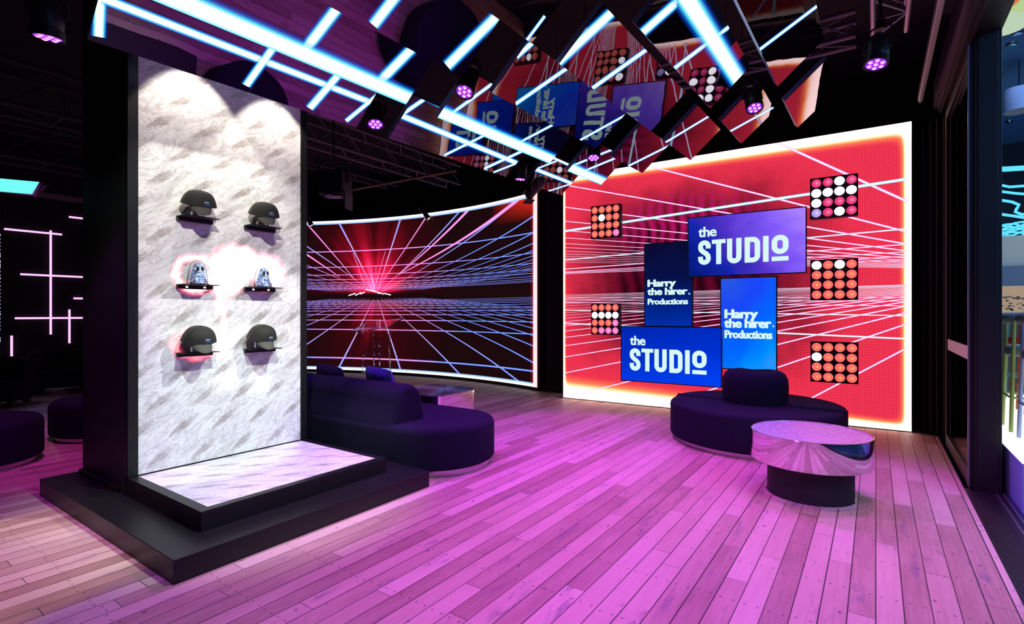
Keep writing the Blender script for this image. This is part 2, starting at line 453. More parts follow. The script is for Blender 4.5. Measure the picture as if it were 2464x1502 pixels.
def strip_mat(name, strength, core=.6, stripes=False, soft=.25, white=(1, .93, 1), mixw=1.0):
    M = Mat(name); at = M.n('ShaderNodeAttribute', attribute_name='tint')
    uvn = M.n('ShaderNodeUVMap'); sp = M.n('ShaderNodeSeparateXYZ'); M.link(uvn.outputs[0], sp.inputs[0])
    v = (V(M.nt, sp.outputs[1])*2.0-1.0).abs()
    if stripes:
        x, y, z = M.xyz()
        sw = (y*(2*PI/.0125)).f('SINE')
        col = M.ramp(v, [(0, (.95, .93, 1)), (.34, (.80, .95, 1)), (.55, (.10, .70, 1)), (.78, (.0, .16, 1)), (1, (0, .03, .6))])
        al = ((1.0-v)*2.6+sw*.55-.25).clamp()*.95
        return M.emit(col, strength, al)
    col = M.mix((1.0-v).step(1.0-core, 1.0-core*.45)*mixw, at.outputs['Color'], white)
    al = (1.0-v).step(0, soft)
    return M.emit(col, strength, al)
# ---------------- curved LED wall
ZB, ZT = .065, 3.615; CC = Vector((-7.482, .194)); RR = 8.14
def cyl_hit(px, py):
    d = ray(px, py); dx, dy = d.x, d.y
    a = dx*dx+dy*dy; b = -2*(dx*CC.x+dy*CC.y); c = CC.x**2+CC.y**2-RR*RR
    t = (-b+math.sqrt(b*b-4*a*c))/(2*a); P = CAM+d*t
    return (RR*math.atan2(P.x-CC.x, P.y-CC.y), P.z)
def cyl_pt(s_, z, h=0.0):
    a = s_/RR; r = RR-h; return (CC.x+r*math.sin(a), CC.y+r*math.cos(a), z)
S1 = cyl_hit(1293, 700)[0]; S0 = S1-8.0
SV, ZV = cyl_hit(905, 709)
def curved_mat():
    M = Mat('curved_led_picture'); uvn = M.n('ShaderNodeUVMap'); sp = M.n('ShaderNodeSeparateXYZ'); M.link(uvn.outputs[0], sp.inputs[0])
    s_ = V(M.nt, sp.outputs[0]); z = V(M.nt, sp.outputs[1])
    dx = s_-SV; dz = z-ZV
    ang = dx.f('ARCTAN2', dz.abs()+.02)
    rays = M.noise(M.vec(ang*3.0, 0.5, 0), 1, 4, .6).step(.28, .72)
    r = (dx*dx*1.25+dz*dz*.62).f('SQRT')
    g = (1.0-r/2.35).clamp()
    g = g*(rays*.62+.22)+(1.0-r/.95).clamp()*.40
    up = dz.step(-.02, .10); down = (-dz).step(.03, .3)
    g = g*(up+down*.50)
    col = M.ramp(g, [(0, (.010, .0025, .0035)), (.18, (.035, .002, .004)), (.38, (.20, .003, .012)), (.60, (.70, .008, .05)), (.82, (1, .05, .22)), (1, (1, .35, .80))])
    # red bleed by the right edge
    rb = (1.0-((s_*-1.0+S1)/.22)).clamp(); rb = rb*rb
    col = M.addc(col, M.scale(M.mix(0.0, (1, .02, .02), (0, 0, 0)), rb*1.1))
    tr = (1.0-((s_*-1.0+S1)/1.3)).clamp()*(1.0-((z*-1.0+ZT)/.5)).clamp()
    col = M.addc(col, M.scale(M.mix(0.0, (1, .03, .01), (0, 0, 0)), tr*.9))
    band = ((z-ZV)/(.07+0.0)).abs()
    return M.emit(col, 1.15)
cw = empty('curved_led_screen', cyl_pt((S0+S1)/2, ZB))
off = -Vector(cyl_pt((S0+S1)/2, ZB))
m = MB(); N = 64; m.uv = []
vs = []; fs = []
for i in range(N+1):
    s_ = S0+(S1-S0)*i/N
    vs += [Vector(cyl_pt(s_, ZB))+off, Vector(cyl_pt(s_, ZT))+off]; m.uv += [(s_, ZB), (s_, ZT)]
    if i: fs.append((2*i-2, 2*i, 2*i+1, 2*i-1))
m.add(vs, fs)
m.build('screen_face', curved_mat(), cw)
m = MB(); vs = []; fs = []
for i in range(N+1):
    s_ = S0-.03+(S1-S0+.06)*i/N
    for (h, z) in ((.004, ZB-.062), (-.16, ZB-.062), (-.16, ZT+.02), (-.002, ZT+.02), (-.002, ZB-.01), (.004, ZB-.01)): vs.append(Vector(cyl_pt(s_, z, h))+off)
    if i:
        for k in range(6): fs.append(((i-1)*6+k, (i-1)*6+(k+1) % 6, i*6+(k+1) % 6, i*6+k))
fs += [tuple(range(5, -1, -1)), tuple(range(N*6, N*6+6))]
m.add(vs, fs); m.build('screen_cabinet', M_BLACK, cw)
LN = Lines(S0, S1, ZB, ZT, lambda x, y, h: Vector(cyl_pt(x, y, h))+off, .002, .12)
BLUE = (.06, .24, 1.0); PINK = (1.0, .24, .78); LILA = (.62, .42, 1.0); WHT = (.85, .9, 1)
def mixc(a, b, t): t = min(1, max(0, t)); return tuple(a[k]*(1-t)+b[k]*t for k in range(3))
sb = cyl_hit(813, 890)[0]; sb2 = cyl_hit(966, 897)[0]; DS = sb2-sb; s00 = (sb+sb2)/2
# cross lines of floor and ceiling grids
dc = [1.02, .585, .375, .27, .207, .165, .135, .112, .094, .080]
DIM = (.012, .07, .50)
dfl = [1.0, .84, .46, .335, .262, .214, .178, .150, .128, .11, .095, .080]
for i, d in enumerate(dc):
    if i:
        z = ZV+d*(ZT-ZV); n = 14
        for k in range(n):
            a_, b_ = S0+(S1-S0)*k/n, S0+(S1-S0)*(k+1)/n; mid = (a_+b_)/2
            col = mixc(PINK, mixc(BLUE, DIM, 1-d*3.2), (abs(mid-SV)-.5)/2.2); w_ = .030*(d**.7)+.004
            LN.line((a_, z), (b_, z), w_, w_, col, same=k > 0)
for i, d in enumerate(dfl):
    if i:
        z = ZV-d*(ZV-ZB); n = 14
        for k in range(n):
            a_, b_ = S0+(S1-S0)*k/n, S0+(S1-S0)*(k+1)/n; mid = (a_+b_)/2
            col = mixc(PINK, mixc(BLUE, DIM, 1-d*3.2), (abs(mid-SV)-(.2 if d > .6 else .7))/1.8); w_ = .040*(d**.9)+.003
            LN.line((a_, z), (b_, z), w_, w_, col, same=k > 0)
# lines running to the vanishing point
for k in range(-13, 14):
    for top in (1, 0):
        se = s00+(k+.5)*DS; ze = ZT if top else ZB
        fr0 = .055; q = abs(k+.5)
        P_ = lambda t: (SV+(se-SV)*t, ZV+(ze-ZV)*t)
        c0 = mixc(PINK, DIM, (q-2.2)/2.2); c1 = mixc(LILA, BLUE, (q-.5)/3.0)
        wid = .055 if q < 1 else .042
        LN.line(P_(fr0), P_(.18), .005, wid*.16, c0, 0, mixc(c0, c1, .3)); LN.line(P_(.18), P_(.45), wid*.16, wid*.45, mixc(c0, c1, .3), 0, c1)
        LN.line(P_(.45), P_(1.0), wid*.45, wid, c1, 0, BLUE)
# pink ceiling rays laid over the grid
for (x0, y0, x1, y1, wd) in ((737, 537, 855, 674, .038), (1030, 516, 925, 671, .036), (1130, 503, 960, 661, .066), (1248, 480, 962, 660, .085), (737, 612, 817, 666, .045),
                             (905, 640, 905, 681, .012), (850, 608, 878, 690, .012), (928, 604, 903, 690, .014)):
    LN.line(cyl_hit(x0, y0), cyl_hit(x1, y1), wd, .014, PINK)
for (x0, y0, x1, y1) in ((839, 711.5, 856, 706), (855, 711, 870, 704), (868, 708, 878, 703), (880, 696, 925, 708), (925, 706, 941, 710), (905, 702, 914, 707)):
    LN.line(cyl_hit(x0, y0), cyl_hit(x1, y1), .03, .03, WHT)
for i in range(9): LN.line(cyl_hit(866+i*6, 690), cyl_hit(868+i*5.6, 693), .014, .014, PINK)
# bright border
LN.line((S0, ZT-.035), (S1, ZT-.035), .11, .11, (.35, .6, 1)); LN.line((S0, ZT-.018), (S1, ZT-.018), .075, .075, (.9, .95, 1))
LN.line((S0, ZB+.03), (S1, ZB+.03), .10, .10, (.35, .6, 1)); LN.line((S0, ZB+.02), (S1, ZB+.02), .06, .06, (.9, .95, 1))
LN.line((S1-.05, ZB), (S1-.05, ZT), .13, .13, (1, .75, .8)); LN.line((S1-.02, ZB), (S1-.02, ZT), .09, .09, (1, .95, 1))
LN.build('grid_lines', strip_mat('curved_screen_light', 1.12, .62, soft=.25, white=(1, .75, 1), mixw=.28), cw)
tag(cw, 'wide curved LED screen showing a blue and pink neon grid with a red glow', 'screen')

# ---------------- flat red LED wall
W0 = Vector((-4.245, 7.545, 0)); W1 = Vector((.345, 7.705, 0)); WE = (W1-W0).normalized(); WN = Vector((WE.y, -WE.x, 0))
WW = (W1-W0).length; WH = 3.665; WANG = math.atan2(WE.y, WE.x)
def wall_uv(px, py, off_=0.0):
    p = on_plane(px, py, W0+WN*off_, WN)-W0; return (p.dot(WE), p.z)
def redwall_mat():
    M = Mat('red_led_picture'); u, y_, z = M.xyz()
    nz = M.noise(M.vec(u*2.2, z*2.2, 0), 1, 3)
    lw = u/WW
    dl = u/.028; dr_ = (u*-1.0+WW)/.062; dt = (z*-1.0+WH)/((lw*.035)+.082); db = z/(lw*-.145+.215)
    def fall(d): return 1.0/(d*d*d*d*.6+1.0)
    B = fall(dl)+fall(dr_)+fall(dt)+fall(db)
    du = ((u-2.0)/2.0).abs(); dz = ((z-1.95)/1.5).abs()
    dark = 1.0-((du*du*du+dz*dz*dz).f('POWER', .3333)+nz*.4-.2).step(.20, 1.12).f('POWER', 2.1)
    red = M.mix(dark, (.90, .034, .082), (.022, .001, .006))
    # purple-magenta ripple in the upper middle
    rip = (u*42.0+(z*9.0).f('SINE')*1.2+nz*4.0).f('SINE')*.5+.5
    rz = (z-2.75)/.5; ru = (u-1.9)/1.3
    rm = (1.0-(rz*rz+ru*ru)).clamp()
    red = M.mix(rm*rip*.75, red, (.55, .008, .16))
    rip2 = (u*27.0+z*3.0+nz*5.0).f('SINE')*.5+.5
    red = M.mix(dark*rip2*.13, red, (.75, .01, .12))
    dots = ((u*(2*PI/.0245)).f('SINE')*.5+.5)*((z*(2*PI/.0245)).f('SINE')*.5+.5)
    red = M.scale(red, dots*.8+.78)
    glowc = M.ramp((B*.5).clamp(), [(0, (0, 0, 0)), (.05, (.02, .008, .0)), (.18, (.9, .30, .03)), (.28, (1, .80, .32)), (.38, (1, 1, .88)), (1, (1, 1, 1))])
    return M.emit(M.addc(red, M.scale(glowc, B*1.4+.3)), 1.0)
rw = empty('led_wall', W0, WANG)
MB().box(0, WW, .002, .003, 0.012, WH).build('screen_face', redwall_mat(), rw)
MB().box(-.006, WW+.006, .004, .16, 0, WH+.006).box(-.006, 0, -.004, .16, 0, WH+.006).box(WW, WW+.006, -.004, .16, 0, WH+.006).build('screen_cabinet', M_BLACK, rw)
LN = Lines(0, WW, .012, WH, lambda x, y, h: Vector((x, -h+.002, y)), .002)
PW = (.95, .30, .95); CY = (.15, .75, 1)
def wl(x0, y0, x1, y1, w, col=PW, ext=0.0, w1=None):
    w *= .78
    LN.line(wall_uv(x0, y0), wall_uv(x1, y1), w, w if w1 is None else w1*.78, col, ext)
# family running down to the right
for r_, w in ((.00185, .045), (.0033, .034), (.00485, .028), (.00654, .024), (.0084, .020), (.0104, .017), (.0127, .014), (.0154, .012), (.0181, .010), (.0215, .009), (.025, .008), (.029, .007), (.034, .007), (.041, .006), (.05, .006)):
    d = 1/r_; t = 0; D = 2548-1359.0
    x1 = 2183; y0 = 651-d; y1 = 651-d*(2548-x1)/D
    wl(1356, y0, x1, y1, w*1.0, mixc(PW, (.42, .06, .36), (r_-.006)/.03), 0, w)
# family running up to the right below the horizon
k = .00168
i = 0
while 1/k > 34:
    d = 1/k; D = 2489-1359.0
    wl(1356, 676+d, 2183, 676+d*(2489-2183)/D, max(.0055, .030-.0021*i), mixc(PW, (.42, .06, .36), i/16))
    k += .00094 if i < 14 else .0016; i += 1
# flatter cross lines
for a, b, w, c in ((557, 431, .055, CY), (626, 550.5, .026, (.3, .6, 1)), (648, 588, .02, PW), (655, 606, .014, PW), (657, 617, .012, PW), (659, 626, .010, PW),
                   (778, 815.6, .030, (.5, .8, 1)), (746.5, 760, .02, (.5, .7, 1)), (728, 736.5, .014, PW), (722, 725, .012, PW), (717, 716, .010, PW)):
    wl(1356, a, 2183, b, w, c)
LN.build('grid_lines', strip_mat('red_screen_light', 1.12, .65, soft=.3), rw)
tag(rw, 'large flat red LED wall with a white glowing edge, behind the hanging televisions', 'screen')

# ---------------- televisions on the red wall
def stroke(pts, w, closed=False):
    P = [Vector(p) for p in pts]; m_ = len(P); L = []; R2 = []
    for i in range(m_):
        a = P[i-1] if (i or closed) else None; b = P[(i+1) % m_] if (i < m_-1 or closed) else None
        d0 = (P[i]-a).normalized() if a is not None else (b-P[i]).normalized()
        d1 = (b-P[i]).normalized() if b is not None else d0
        n0 = Vector((-d0.y, d0.x)); n1 = Vector((-d1.y, d1.x)); n_ = (n0+n1).normalized(); k_ = 1/max(.4, n_.dot(n0))
        L.append(P[i]+n_*(w/2*k_)); R2.append(P[i]-n_*(w/2*k_))
    vs = [(p.x, 0, p.y) for p in L+R2]; fs = []
    for i in range(m_ if closed else m_-1):
        j = (i+1) % m_; fs.append((m_+i, m_+j, j, i))
    return vs, fs
def arc(cx, cy, rx, ry, a0, a1, n=9):
    return [(cx+rx*math.cos(math.radians(a0+(a1-a0)*i/n)), cy+ry*math.sin(math.radians(a0+(a1-a0)*i/n))) for i in range(n+1)]
def studio_mesh(x0, x1, z0, z1, y):
    """STUDIO wordmark with the short raised O over a bar"""
    T = .195; out = MB(); X = 0.0; parts = []
    def put(pts, w_=T, closed=False, dx=0.0):
        vs, fs = stroke([(p[0]+dx, p[1]) for p in pts], w_, closed); parts.append((vs, fs))
    h = T/2
    Wd = .50; r = .148
    S = [(Wd-h, .66)]+arc(Wd-h-r, 1-h-r, r, r, 0, 90, 6)+arc(h+r, 1-h-r, r, r, 90, 180, 6)+[(h, .70), (h+.02, .62), (h+.09, .545), (Wd-h-.09, .455), (Wd-h-.02, .38), (Wd-h, .30)]
    S += arc(Wd-h-r, h+r, r, r, 0, -90, 6)+arc(h+r, h+r, r, r, -90, -180, 6)+[(h, .34)]
    put(S, T, False, 0)
    x = .545; put([(x, 1-h*.85), (x+.53, 1-h*.85)], T*.85); put([(x+.265, 1-h), (x+.265, 0)])
    x = 1.13; Wd = .54; r = .17
    put([(x+h, 1)]+[(x+h, h+r)]+arc(x+h+r, h+r, r, r, 180, 270, 7)[1:]+arc(x+Wd-h-r, h+r, r, r, 270, 360, 7)+[(x+Wd-h, 1)])
    x = 1.785; Wd = .56
    put([(x+h, h)]+[(x+h, 1-h)]+arc(x+Wd-h-r, 1-h-r, r, r, 90, 0, 7)+arc(x+Wd-h-r, h+r, r, r, 0, -90, 7), T, True)
    x = 2.45; put([(x+h, 0), (x+h, 1)])
    x = 2.75; Wd = .58; zb = .275; r = .18
    put(arc(x+Wd-h-r, 1-h-r, r, r, 0, 90, 7)+arc(x+h+r, 1-h-r, r, r, 90, 180, 7)+arc(x+h+r, zb+h+r, r, r, 180, 270, 7)+arc(x+Wd-h-r, zb+h+r, r, r, 270, 360, 7), T, True)
    put([(x, .095), (x+Wd, .095)], .17)
    for vs, fs in parts: out.add([(x0+v[0]/3.33*(x1-x0), y, z0+v[2]*(z1-z0)) for v in vs], fs)
    return out
def text_mesh(txt, x0, x1, z0, z1, y, bold=.02):
    cu = bpy.data.curves.new('t', 'FONT'); cu.body = txt; cu.size = 1; cu.offset = bold; cu.resolution_u = 4; cu.space_character = .93
    ob = bpy.data.objects.new('t', cu); C.objects.link(ob)
    dg = bpy.context.evaluated_depsgraph_get(); me = bpy.data.meshes.new_from_object(ob.evaluated_get(dg))
    V_ = [v.co.copy() for v in me.vertices]; Fs = [tuple(p.vertices) for p in me.polygons]
    bpy.data.objects.remove(ob); bpy.data.curves.remove(cu); bpy.data.meshes.remove(me)
    ax = min(v.x for v in V_); bx = max(v.x for v in V_); ay = min(v.y for v in V_); by = max(v.y for v in V_)
    return [(x0+(v.x-ax)/(bx-ax)*(x1-x0), y, z0+(v.y-ay)/(by-ay)*(z1-z0)) for v in V_], Fs
def tv_mat(name, kind, w, h):
    M = Mat(name); x, y, z = M.xyz(); u = x/w+.5; v = z/h+.5
    nz = M.noise(M.vec(u*1.6, v*1.6, len(kind)), 1, 3, .5)-.5
    if kind == 'top': f = u*.85+v*.35+nz*.7-.05; st = [(0, (.0, .010, .17)), (.30, (.008, .018, .42)), (.55, (.09, .035, .60)), (.78, (.22, .10, .95)), (1, (.40, .22, 1.0))]
    elif kind == 'dark': f = v*-1.0+1.0+nz*.3; st = [(0, (.003, .003, .028)), (.45, (.002, .006, .07)), (.8, (.0, .018, .26)), (1, (.0, .03, .38))]
    elif kind == 'bright': f = (1.0-v)*.7+u*.35+nz*.6; st = [(0, (.02, .09, .78)), (.3, (.01, .06, .95)), (.6, (.0, .13, 1.0)), (.85, (.0, .28, 1.0)), (1, (.02, .30, 1))]
    else: f = (1.0-v)*.7+u*.3+nz*.3; st = [(0, (.0, .018, .42)), (.5, (.0, .03, .62)), (1, (.0, .055, .95))]
    return M.emit(M.ramp(f.clamp(), st), 1.0)
M_LETTER = glow('pale_mint_lettering', (.66, .90, .88), 1.05)
def tv(corners, off_, kind, label, body=.05, words=None):
    uv = [wall_uv(px, py, off_) for px, py in corners]
    x0 = (uv[0][0]+uv[3][0])/2; x1 = (uv[1][0]+uv[2][0])/2; z1 = (uv[0][1]+uv[1][1])/2; z0 = (uv[2][1]+uv[3][1])/2
    w_, h_ = x1-x0, z1-z0; cx, cz = (x0+x1)/2, (z0+z1)/2
    o = empty('television', W0+WE*cx+WN*off_+Vector((0, 0, cz)), WANG)
    b = .012
    MB().box(-w_/2, w_/2, .004, body, -h_/2, h_/2).box(-w_/2, w_/2, -.004, .004, -h_/2, -h_/2+b).box(-w_/2, w_/2, -.004, .004, h_/2-b, h_/2)\
        .box(-w_/2, -w_/2+b, -.004, .004, -h_/2+b, h_/2-b).box(w_/2-b, w_/2, -.004, .004, -h_/2+b, h_/2-b).build('bezel', M_PLASTIC, o)
    MB().box(-w_/2+b, w_/2-b, -.001, .003, -h_/2+b, h_/2-b).build('screen', tv_mat('tv_picture_'+kind, kind, w_, h_), o)
    MB().box(-.12, .12, body, off_-.006, -.10, .10).build('wall_bracket', M_BLACK, o)
    y = -.0035; L = MB()
    if words == 'studio':
        L = studio_mesh(-w_/2+w_*.097, -w_/2+w_*.862, -h_/2+h_*.197, -h_/2+h_*.60, y)
        L.build('lettering', M_LETTER, o); L = MB()
        vs, fs = text_mesh('the', -w_/2+w_*.098, -w_/2+w_*.262, -h_/2+h_*.655, -h_/2+h_*.825, y, .02); L.add(vs, fs); L.add([(a+.0045, b-.0002, c) for a, b, c in vs], fs)
    else:
        def loc(px, py): q = wall_uv(px, py, off_); return q[0]-cx, q[1]-cz
        for t, ax, ay, bx, by, bold in words:
            bold = .018
            p = loc(ax, by); q = loc(bx, ay)
            e = (q[1]-p[1])*.048
            vs, fs = text_mesh(t, p[0]+e, q[0]-e, p[1]+e*.5, q[1]-e*.5, y, bold)
            L = MB()
            for k_, (ex, ez) in enumerate(((-e, 0), (e, 0), (0, e*.5), (0, -e*.5), (0, 0))): L.add([(a+ex, b-.00015*k_, c+ez) for a, b, c in vs], fs)
            L.build('lettering', M_LETTER, o)
        L = MB()
        # small registered mark
        p = loc(*words[-1][6:] if len(words[-1]) > 6 else (words[1][3]+1.5, words[1][4]-4))
        rr = .011; L.add(*[(lambda vs_, fs_: ([(a+p[0]+.012, y, c+p[1]) for a, _, c in vs_], fs_))(*stroke(arc(0, 0, rr, rr, 0, 340, 12), .005, True))][0])
        L.add(*[(lambda vs_, fs_: ([(a+p[0]+.012, y, c+p[1]) for a, _, c in vs_], fs_))(*stroke(arc(0, 0, .003, .003, 0, 340, 6), .003, True))][0])
    L.build('lettering' if words == 'studio' else 'registered_mark', M_LETTER, o)
    tag(o, label, 'television', 'televisions on the red LED wall'); return o
tv([(1655, 524), (1941, 497), (1941, 657.5), (1655, 667)], .17, 'top', 'upper landscape television reading the STUDIO on a blue to violet picture', words='studio')
tv([(1494, 784.5), (1737, 787.5), (1737, 932), (1494, 917.5)], .17, 'low', 'lower landscape television reading the STUDIO on a royal blue picture', words='studio')
tv([(1550, 586), (1667, 579), (1667, 787), (1550, 785)], .09, 'dark', 'left upright television with Harry the hirer Productions on a nearly black blue',
   words=[('Harry', 1558, 671, 1627, 696, .04), ('the hirer', 1557.5, 691, 1655, 711, .05), ('Productions', 1558.5, 717.5, 1656, 733.5, .04)])
tv([(1733, 669), (1870, 665), (1870, 893), (1733, 889)], .09, 'bright', 'right upright television with Harry the hirer Productions on a bright azure picture',
   words=[('Harry', 1743, 744, 1824.5, 773, .04), ('the hirer', 1742, 767, 1857, 789, .05), ('Productions', 1743.5, 796, 1859, 814, .04)])

# ---------------- 4 x 4 blinder lamps
def lens_mat(name, rim, mid, hot, st=1.0):
    M = Mat(name); x, y, z = M.xyz()
    d = ((x-.006)*(x-.006)+z*z).f('SQRT')/.047
    return M.emit(M.ramp(d, [(0, hot), (.10, hot), (.30, mid), (.95, rim), (1, tuple(k*.7 for k in rim))]), st)
LM = {'o': lens_mat('orange_lamp_glass', (1, .14, .15), (1, .20, .15), (1, .52, .07)),
      'k': lens_mat('rose_lamp_glass', (.75, .03, .17), (.95, .10, .30), (1, .35, .45)),
      'p': lens_mat('pink_lamp_glass', (1, .16, .50), (1, .28, .62), (1, .65, .8)),
      'l': lens_mat('lilac_lamp_glass', (.42, .30, .85), (.55, .45, .95), (.9, .85, 1)),
      'w': lens_mat('white_lamp_glass', (1, .9, 1), (1, 1, 1), (1, 1, 1), 3.0)}
prof = [(.046, 0)]+[(.046*math.cos(a), .012*math.sin(a)) for a in (.3, .6, .9, 1.2, 1.45)]+[(.0001, .012)]
LENS = {}
for k_, mt in LM.items():
    b = MB().lathe(prof, 20); b.v = [(x, -z, y) for x, y, z in b.v]
    LENS[k_] = b.mesh('lamp_lens', mt, True)
def blinder(corners, pat, label):
    off_ = .20; uv = [wall_uv(px, py, off_) for px, py in corners]
    x0 = (uv[0][0]+uv[3][0])/2; x1 = (uv[1][0]+uv[2][0])/2; z1 = (uv[0][1]+uv[1][1])/2; z0 = (uv[2][1]+uv[3][1])/2
    cx, cz, w_, h_ = (x0+x1)/2, (z0+z1)/2, x1-x0, z1-z0
    o = empty('blinder_light', W0+WE*cx+WN*off_+Vector((0, 0, cz)), WANG)
    MB().box(-w_/2, w_/2, .0, .10, -h_/2, h_/2).build('housing', M_BLACK, o, bevel=.004)
    MB().box(-.05, .05, .10, off_-.006, -.05, .05).build('wall_bracket', M_BLACK, o)
    sx = w_/4.12; sz = h_/4.12
    for r in range(4):
        for c in range(4):
            l = bpy.data.objects.new('lamp_lens', LENS[pat[r*4+c]]); C.objects.link(l); l.parent = o
            l.location = ((c-1.5)*sx, -.0005, (1.5-r)*sz); f_ = sx/.103; l.scale = (f_, 1, sz/.103*.98)
    tag(o, label, 'stage light', 'sixteen lamp blinder lights on the red LED wall')
blinder([(1421, 497), (1492, 489.5), (1492, 569), (1422, 576)], 'oooo'+'owoo'+'oooo'+'ooop', 'upper left sixteen lamp blinder with one white lamp in its second row')
blinder([(1421, 730), (1490, 730), (1490, 806), (1423, 805.5)], 'oooo'+'wwww'+'ooop'+'oppp', 'lower left sixteen lamp blinder with a full row of white lamps')
blinder([(1949, 430), (2065, 416.5), (2065, 518), (1949, 528)], 'kkwk'+'wwww'+'wkkk'+'lkwk', 'top right sixteen lamp blinder with many white and blue glowing lamps')
blinder([(1949.5, 626), (2065, 621), (2065.5, 721.5), (1950, 723)], 'wowo'+'oooo'+'oooo'+'oooo', 'middle right sixteen lamp blinder with two white lamps in its top row')
blinder([(1950, 822), (2066, 824.5), (2066, 926), (1950, 918)], 'oooo'+'wooo'+'oooo'+'oooo', 'bottom right sixteen lamp blinder with one white lamp at its left edge')

# ================================================================== MIRRORED LED PANELS OVERHEAD
EU = (R_*((2118-CXP)/FPX)+F_+U_*((CYP-722)/FPX)).normalized()
EW = -(R_*((-553-CXP)/FPX)+F_+U_*((CYP-2640)/FPX)); EW = -EW if False else EW.normalized()
EW = EW if EW.x > 0 else -EW
EW = (EW-EU*EW.dot(EU)).normalized()
EN = EU.cross(EW).normalized()
if EN.z > 0: EN = -EN            # visible side looks down and towards +x
def panel_face_mat():
    M = Mat('glossy_tinted_led_glass'); x, y, z = M.xyz()
    st = ((y*(2*PI/.0125)).f('SINE')*.5+.5)
    g = M.n('ShaderNodeBsdfGlossy'); g.inputs['Roughness'].default_value = .015; g.inputs[0].default_value = (.95, .92, 1, 1)
    d = M.n('ShaderNodeBsdfDiffuse'); d.inputs[0].default_value = (.006, .005, .008, 1)
    bmp = M.n('ShaderNodeBump'); bmp.inputs['Strength'].default_value = .05; bmp.inputs['Distance'].default_value = .05
    M.link(M.noise(M.vec(x*1.2, y*1.6, 0), 1, 2), bmp.inputs['Height'])
    f = M.n('ShaderNodeFresnel'); f.inputs[0].default_value = 1.75
    for q in (g, f): M.link(bmp.outputs[0], q.inputs['Normal'])
    fac = (V(M.nt, f.outputs[0])*1.9*(st*-.35+1.0)).clamp()
    m = M.n('ShaderNodeMixShader'); M.link(fac, m.inputs[0]); M.link(d.outputs[0], m.inputs[1]); M.link(g.outputs[0], m.inputs[2])
    M.link(m.outputs[0], M.out.inputs[0]); return M.m
M_PFACE = panel_face_mat()
M_PEDGE = simple('blue_grey_panel_edge', (.16, .22, .42), .35, .6)
M_STRIPE = strip_mat('led_panel_light', 1.5, .85, stripes=True)
PWID = .50
YN = {'near': (1.12, 3.13), 'mid': (3.52, 5.50), 'far': (5.95, 6.95)}
cor = [(1351, 470), (1446, 445), (1545.7, 416.9), (1661.5, 386), (1784, 345.5), (1919, 307)]
P_FAR = []
for px, py in cor:
    d = ray(px, py); P_FAR.append(CAM+d*(6.95/d.y))
LA = (.08, .62, 1.0)
PL = {  # picture strokes: panel -> list of (x0,y0,x1,y1,width m)
 ('A', 'near'): [(241, -20, 237.5, 84, .055), (250, -3, 894, 247, .055), (594, 203, 676, 88, .058), (747, 258, 840, 150, .070), (835, 289, 905, 231, .046)],
 ('B', 'near'): [(724, 133, 818.6, 10, .078), (905, 205, 1000, 108, .092)],
 ('C', 'near'): [(901, 57, 962, -22, .078), (1078.5, 156, 1202, 32, .100)],
 ('D', 'near'): [(1270, 93, 1308, 42, .03)],
 ('A', 'mid'): [(968, 279, 1249.8, 395, .060), (972, 272, 1028, 233.6, .05), (1004, 225, 1064, 255, .05), (1071, 372.6, 1168.6, 324, .040), (1166.5, 405, 1262, 361, .050), (1189, 414, 1262, 385, .036)],
 ('B', 'mid'): [(1076, 281, 1185, 201, .042), (1232, 352, 1355, 287, .040)],
 ('C', 'mid'): [(1243.7, 247.8, 1366, 163, .050), (1245.7, 134, 1286, 98, .060), (1397.5, 336, 1512, 273, .040)],
 ('D', 'mid'): [(1345, 148, 1473, 29, .110), (1427, 211, 1556, 119, .056)],
 ('E', 'mid'): [(1543, 81, 1625, 8, .100), (1622, 164.5, 1752, 66, .058)],
 ('F', 'mid'): [(1828, 119, 1968, 13, .050)],
 ('A', 'far'): [(1290, 408, 1385, 445, .052), (1294.5, 405, 1353, 382, .034), (1319, 460, 1380, 440.5, .034), (1333, 380, 1371, 397.5, .04)],
 ('B', 'far'): [(1385, 420, 1497, 373.8, .044), (1365, 404, 1475, 359, .046)],
 ('C', 'far'): [(1511, 400, 1613, 349, .046)],
 ('D', 'far'): [(1599, 344, 1707, 279, .044)],
 ('E', 'far'): [(1755, 317, 1863, 257.5, .044)],
}
ROWN = {'A': 'lowest row nearest the marble pillar', 'B': 'second row from the marble pillar', 'C': 'third row from the marble pillar',
        'D': 'fourth row from the pillar', 'E': 'fifth row from the pillar', 'F': 'last row nearest the door'}
BANK = {'near': 'front bank above the display', 'mid': 'middle bank', 'far': 'rear bank before the red wall'}
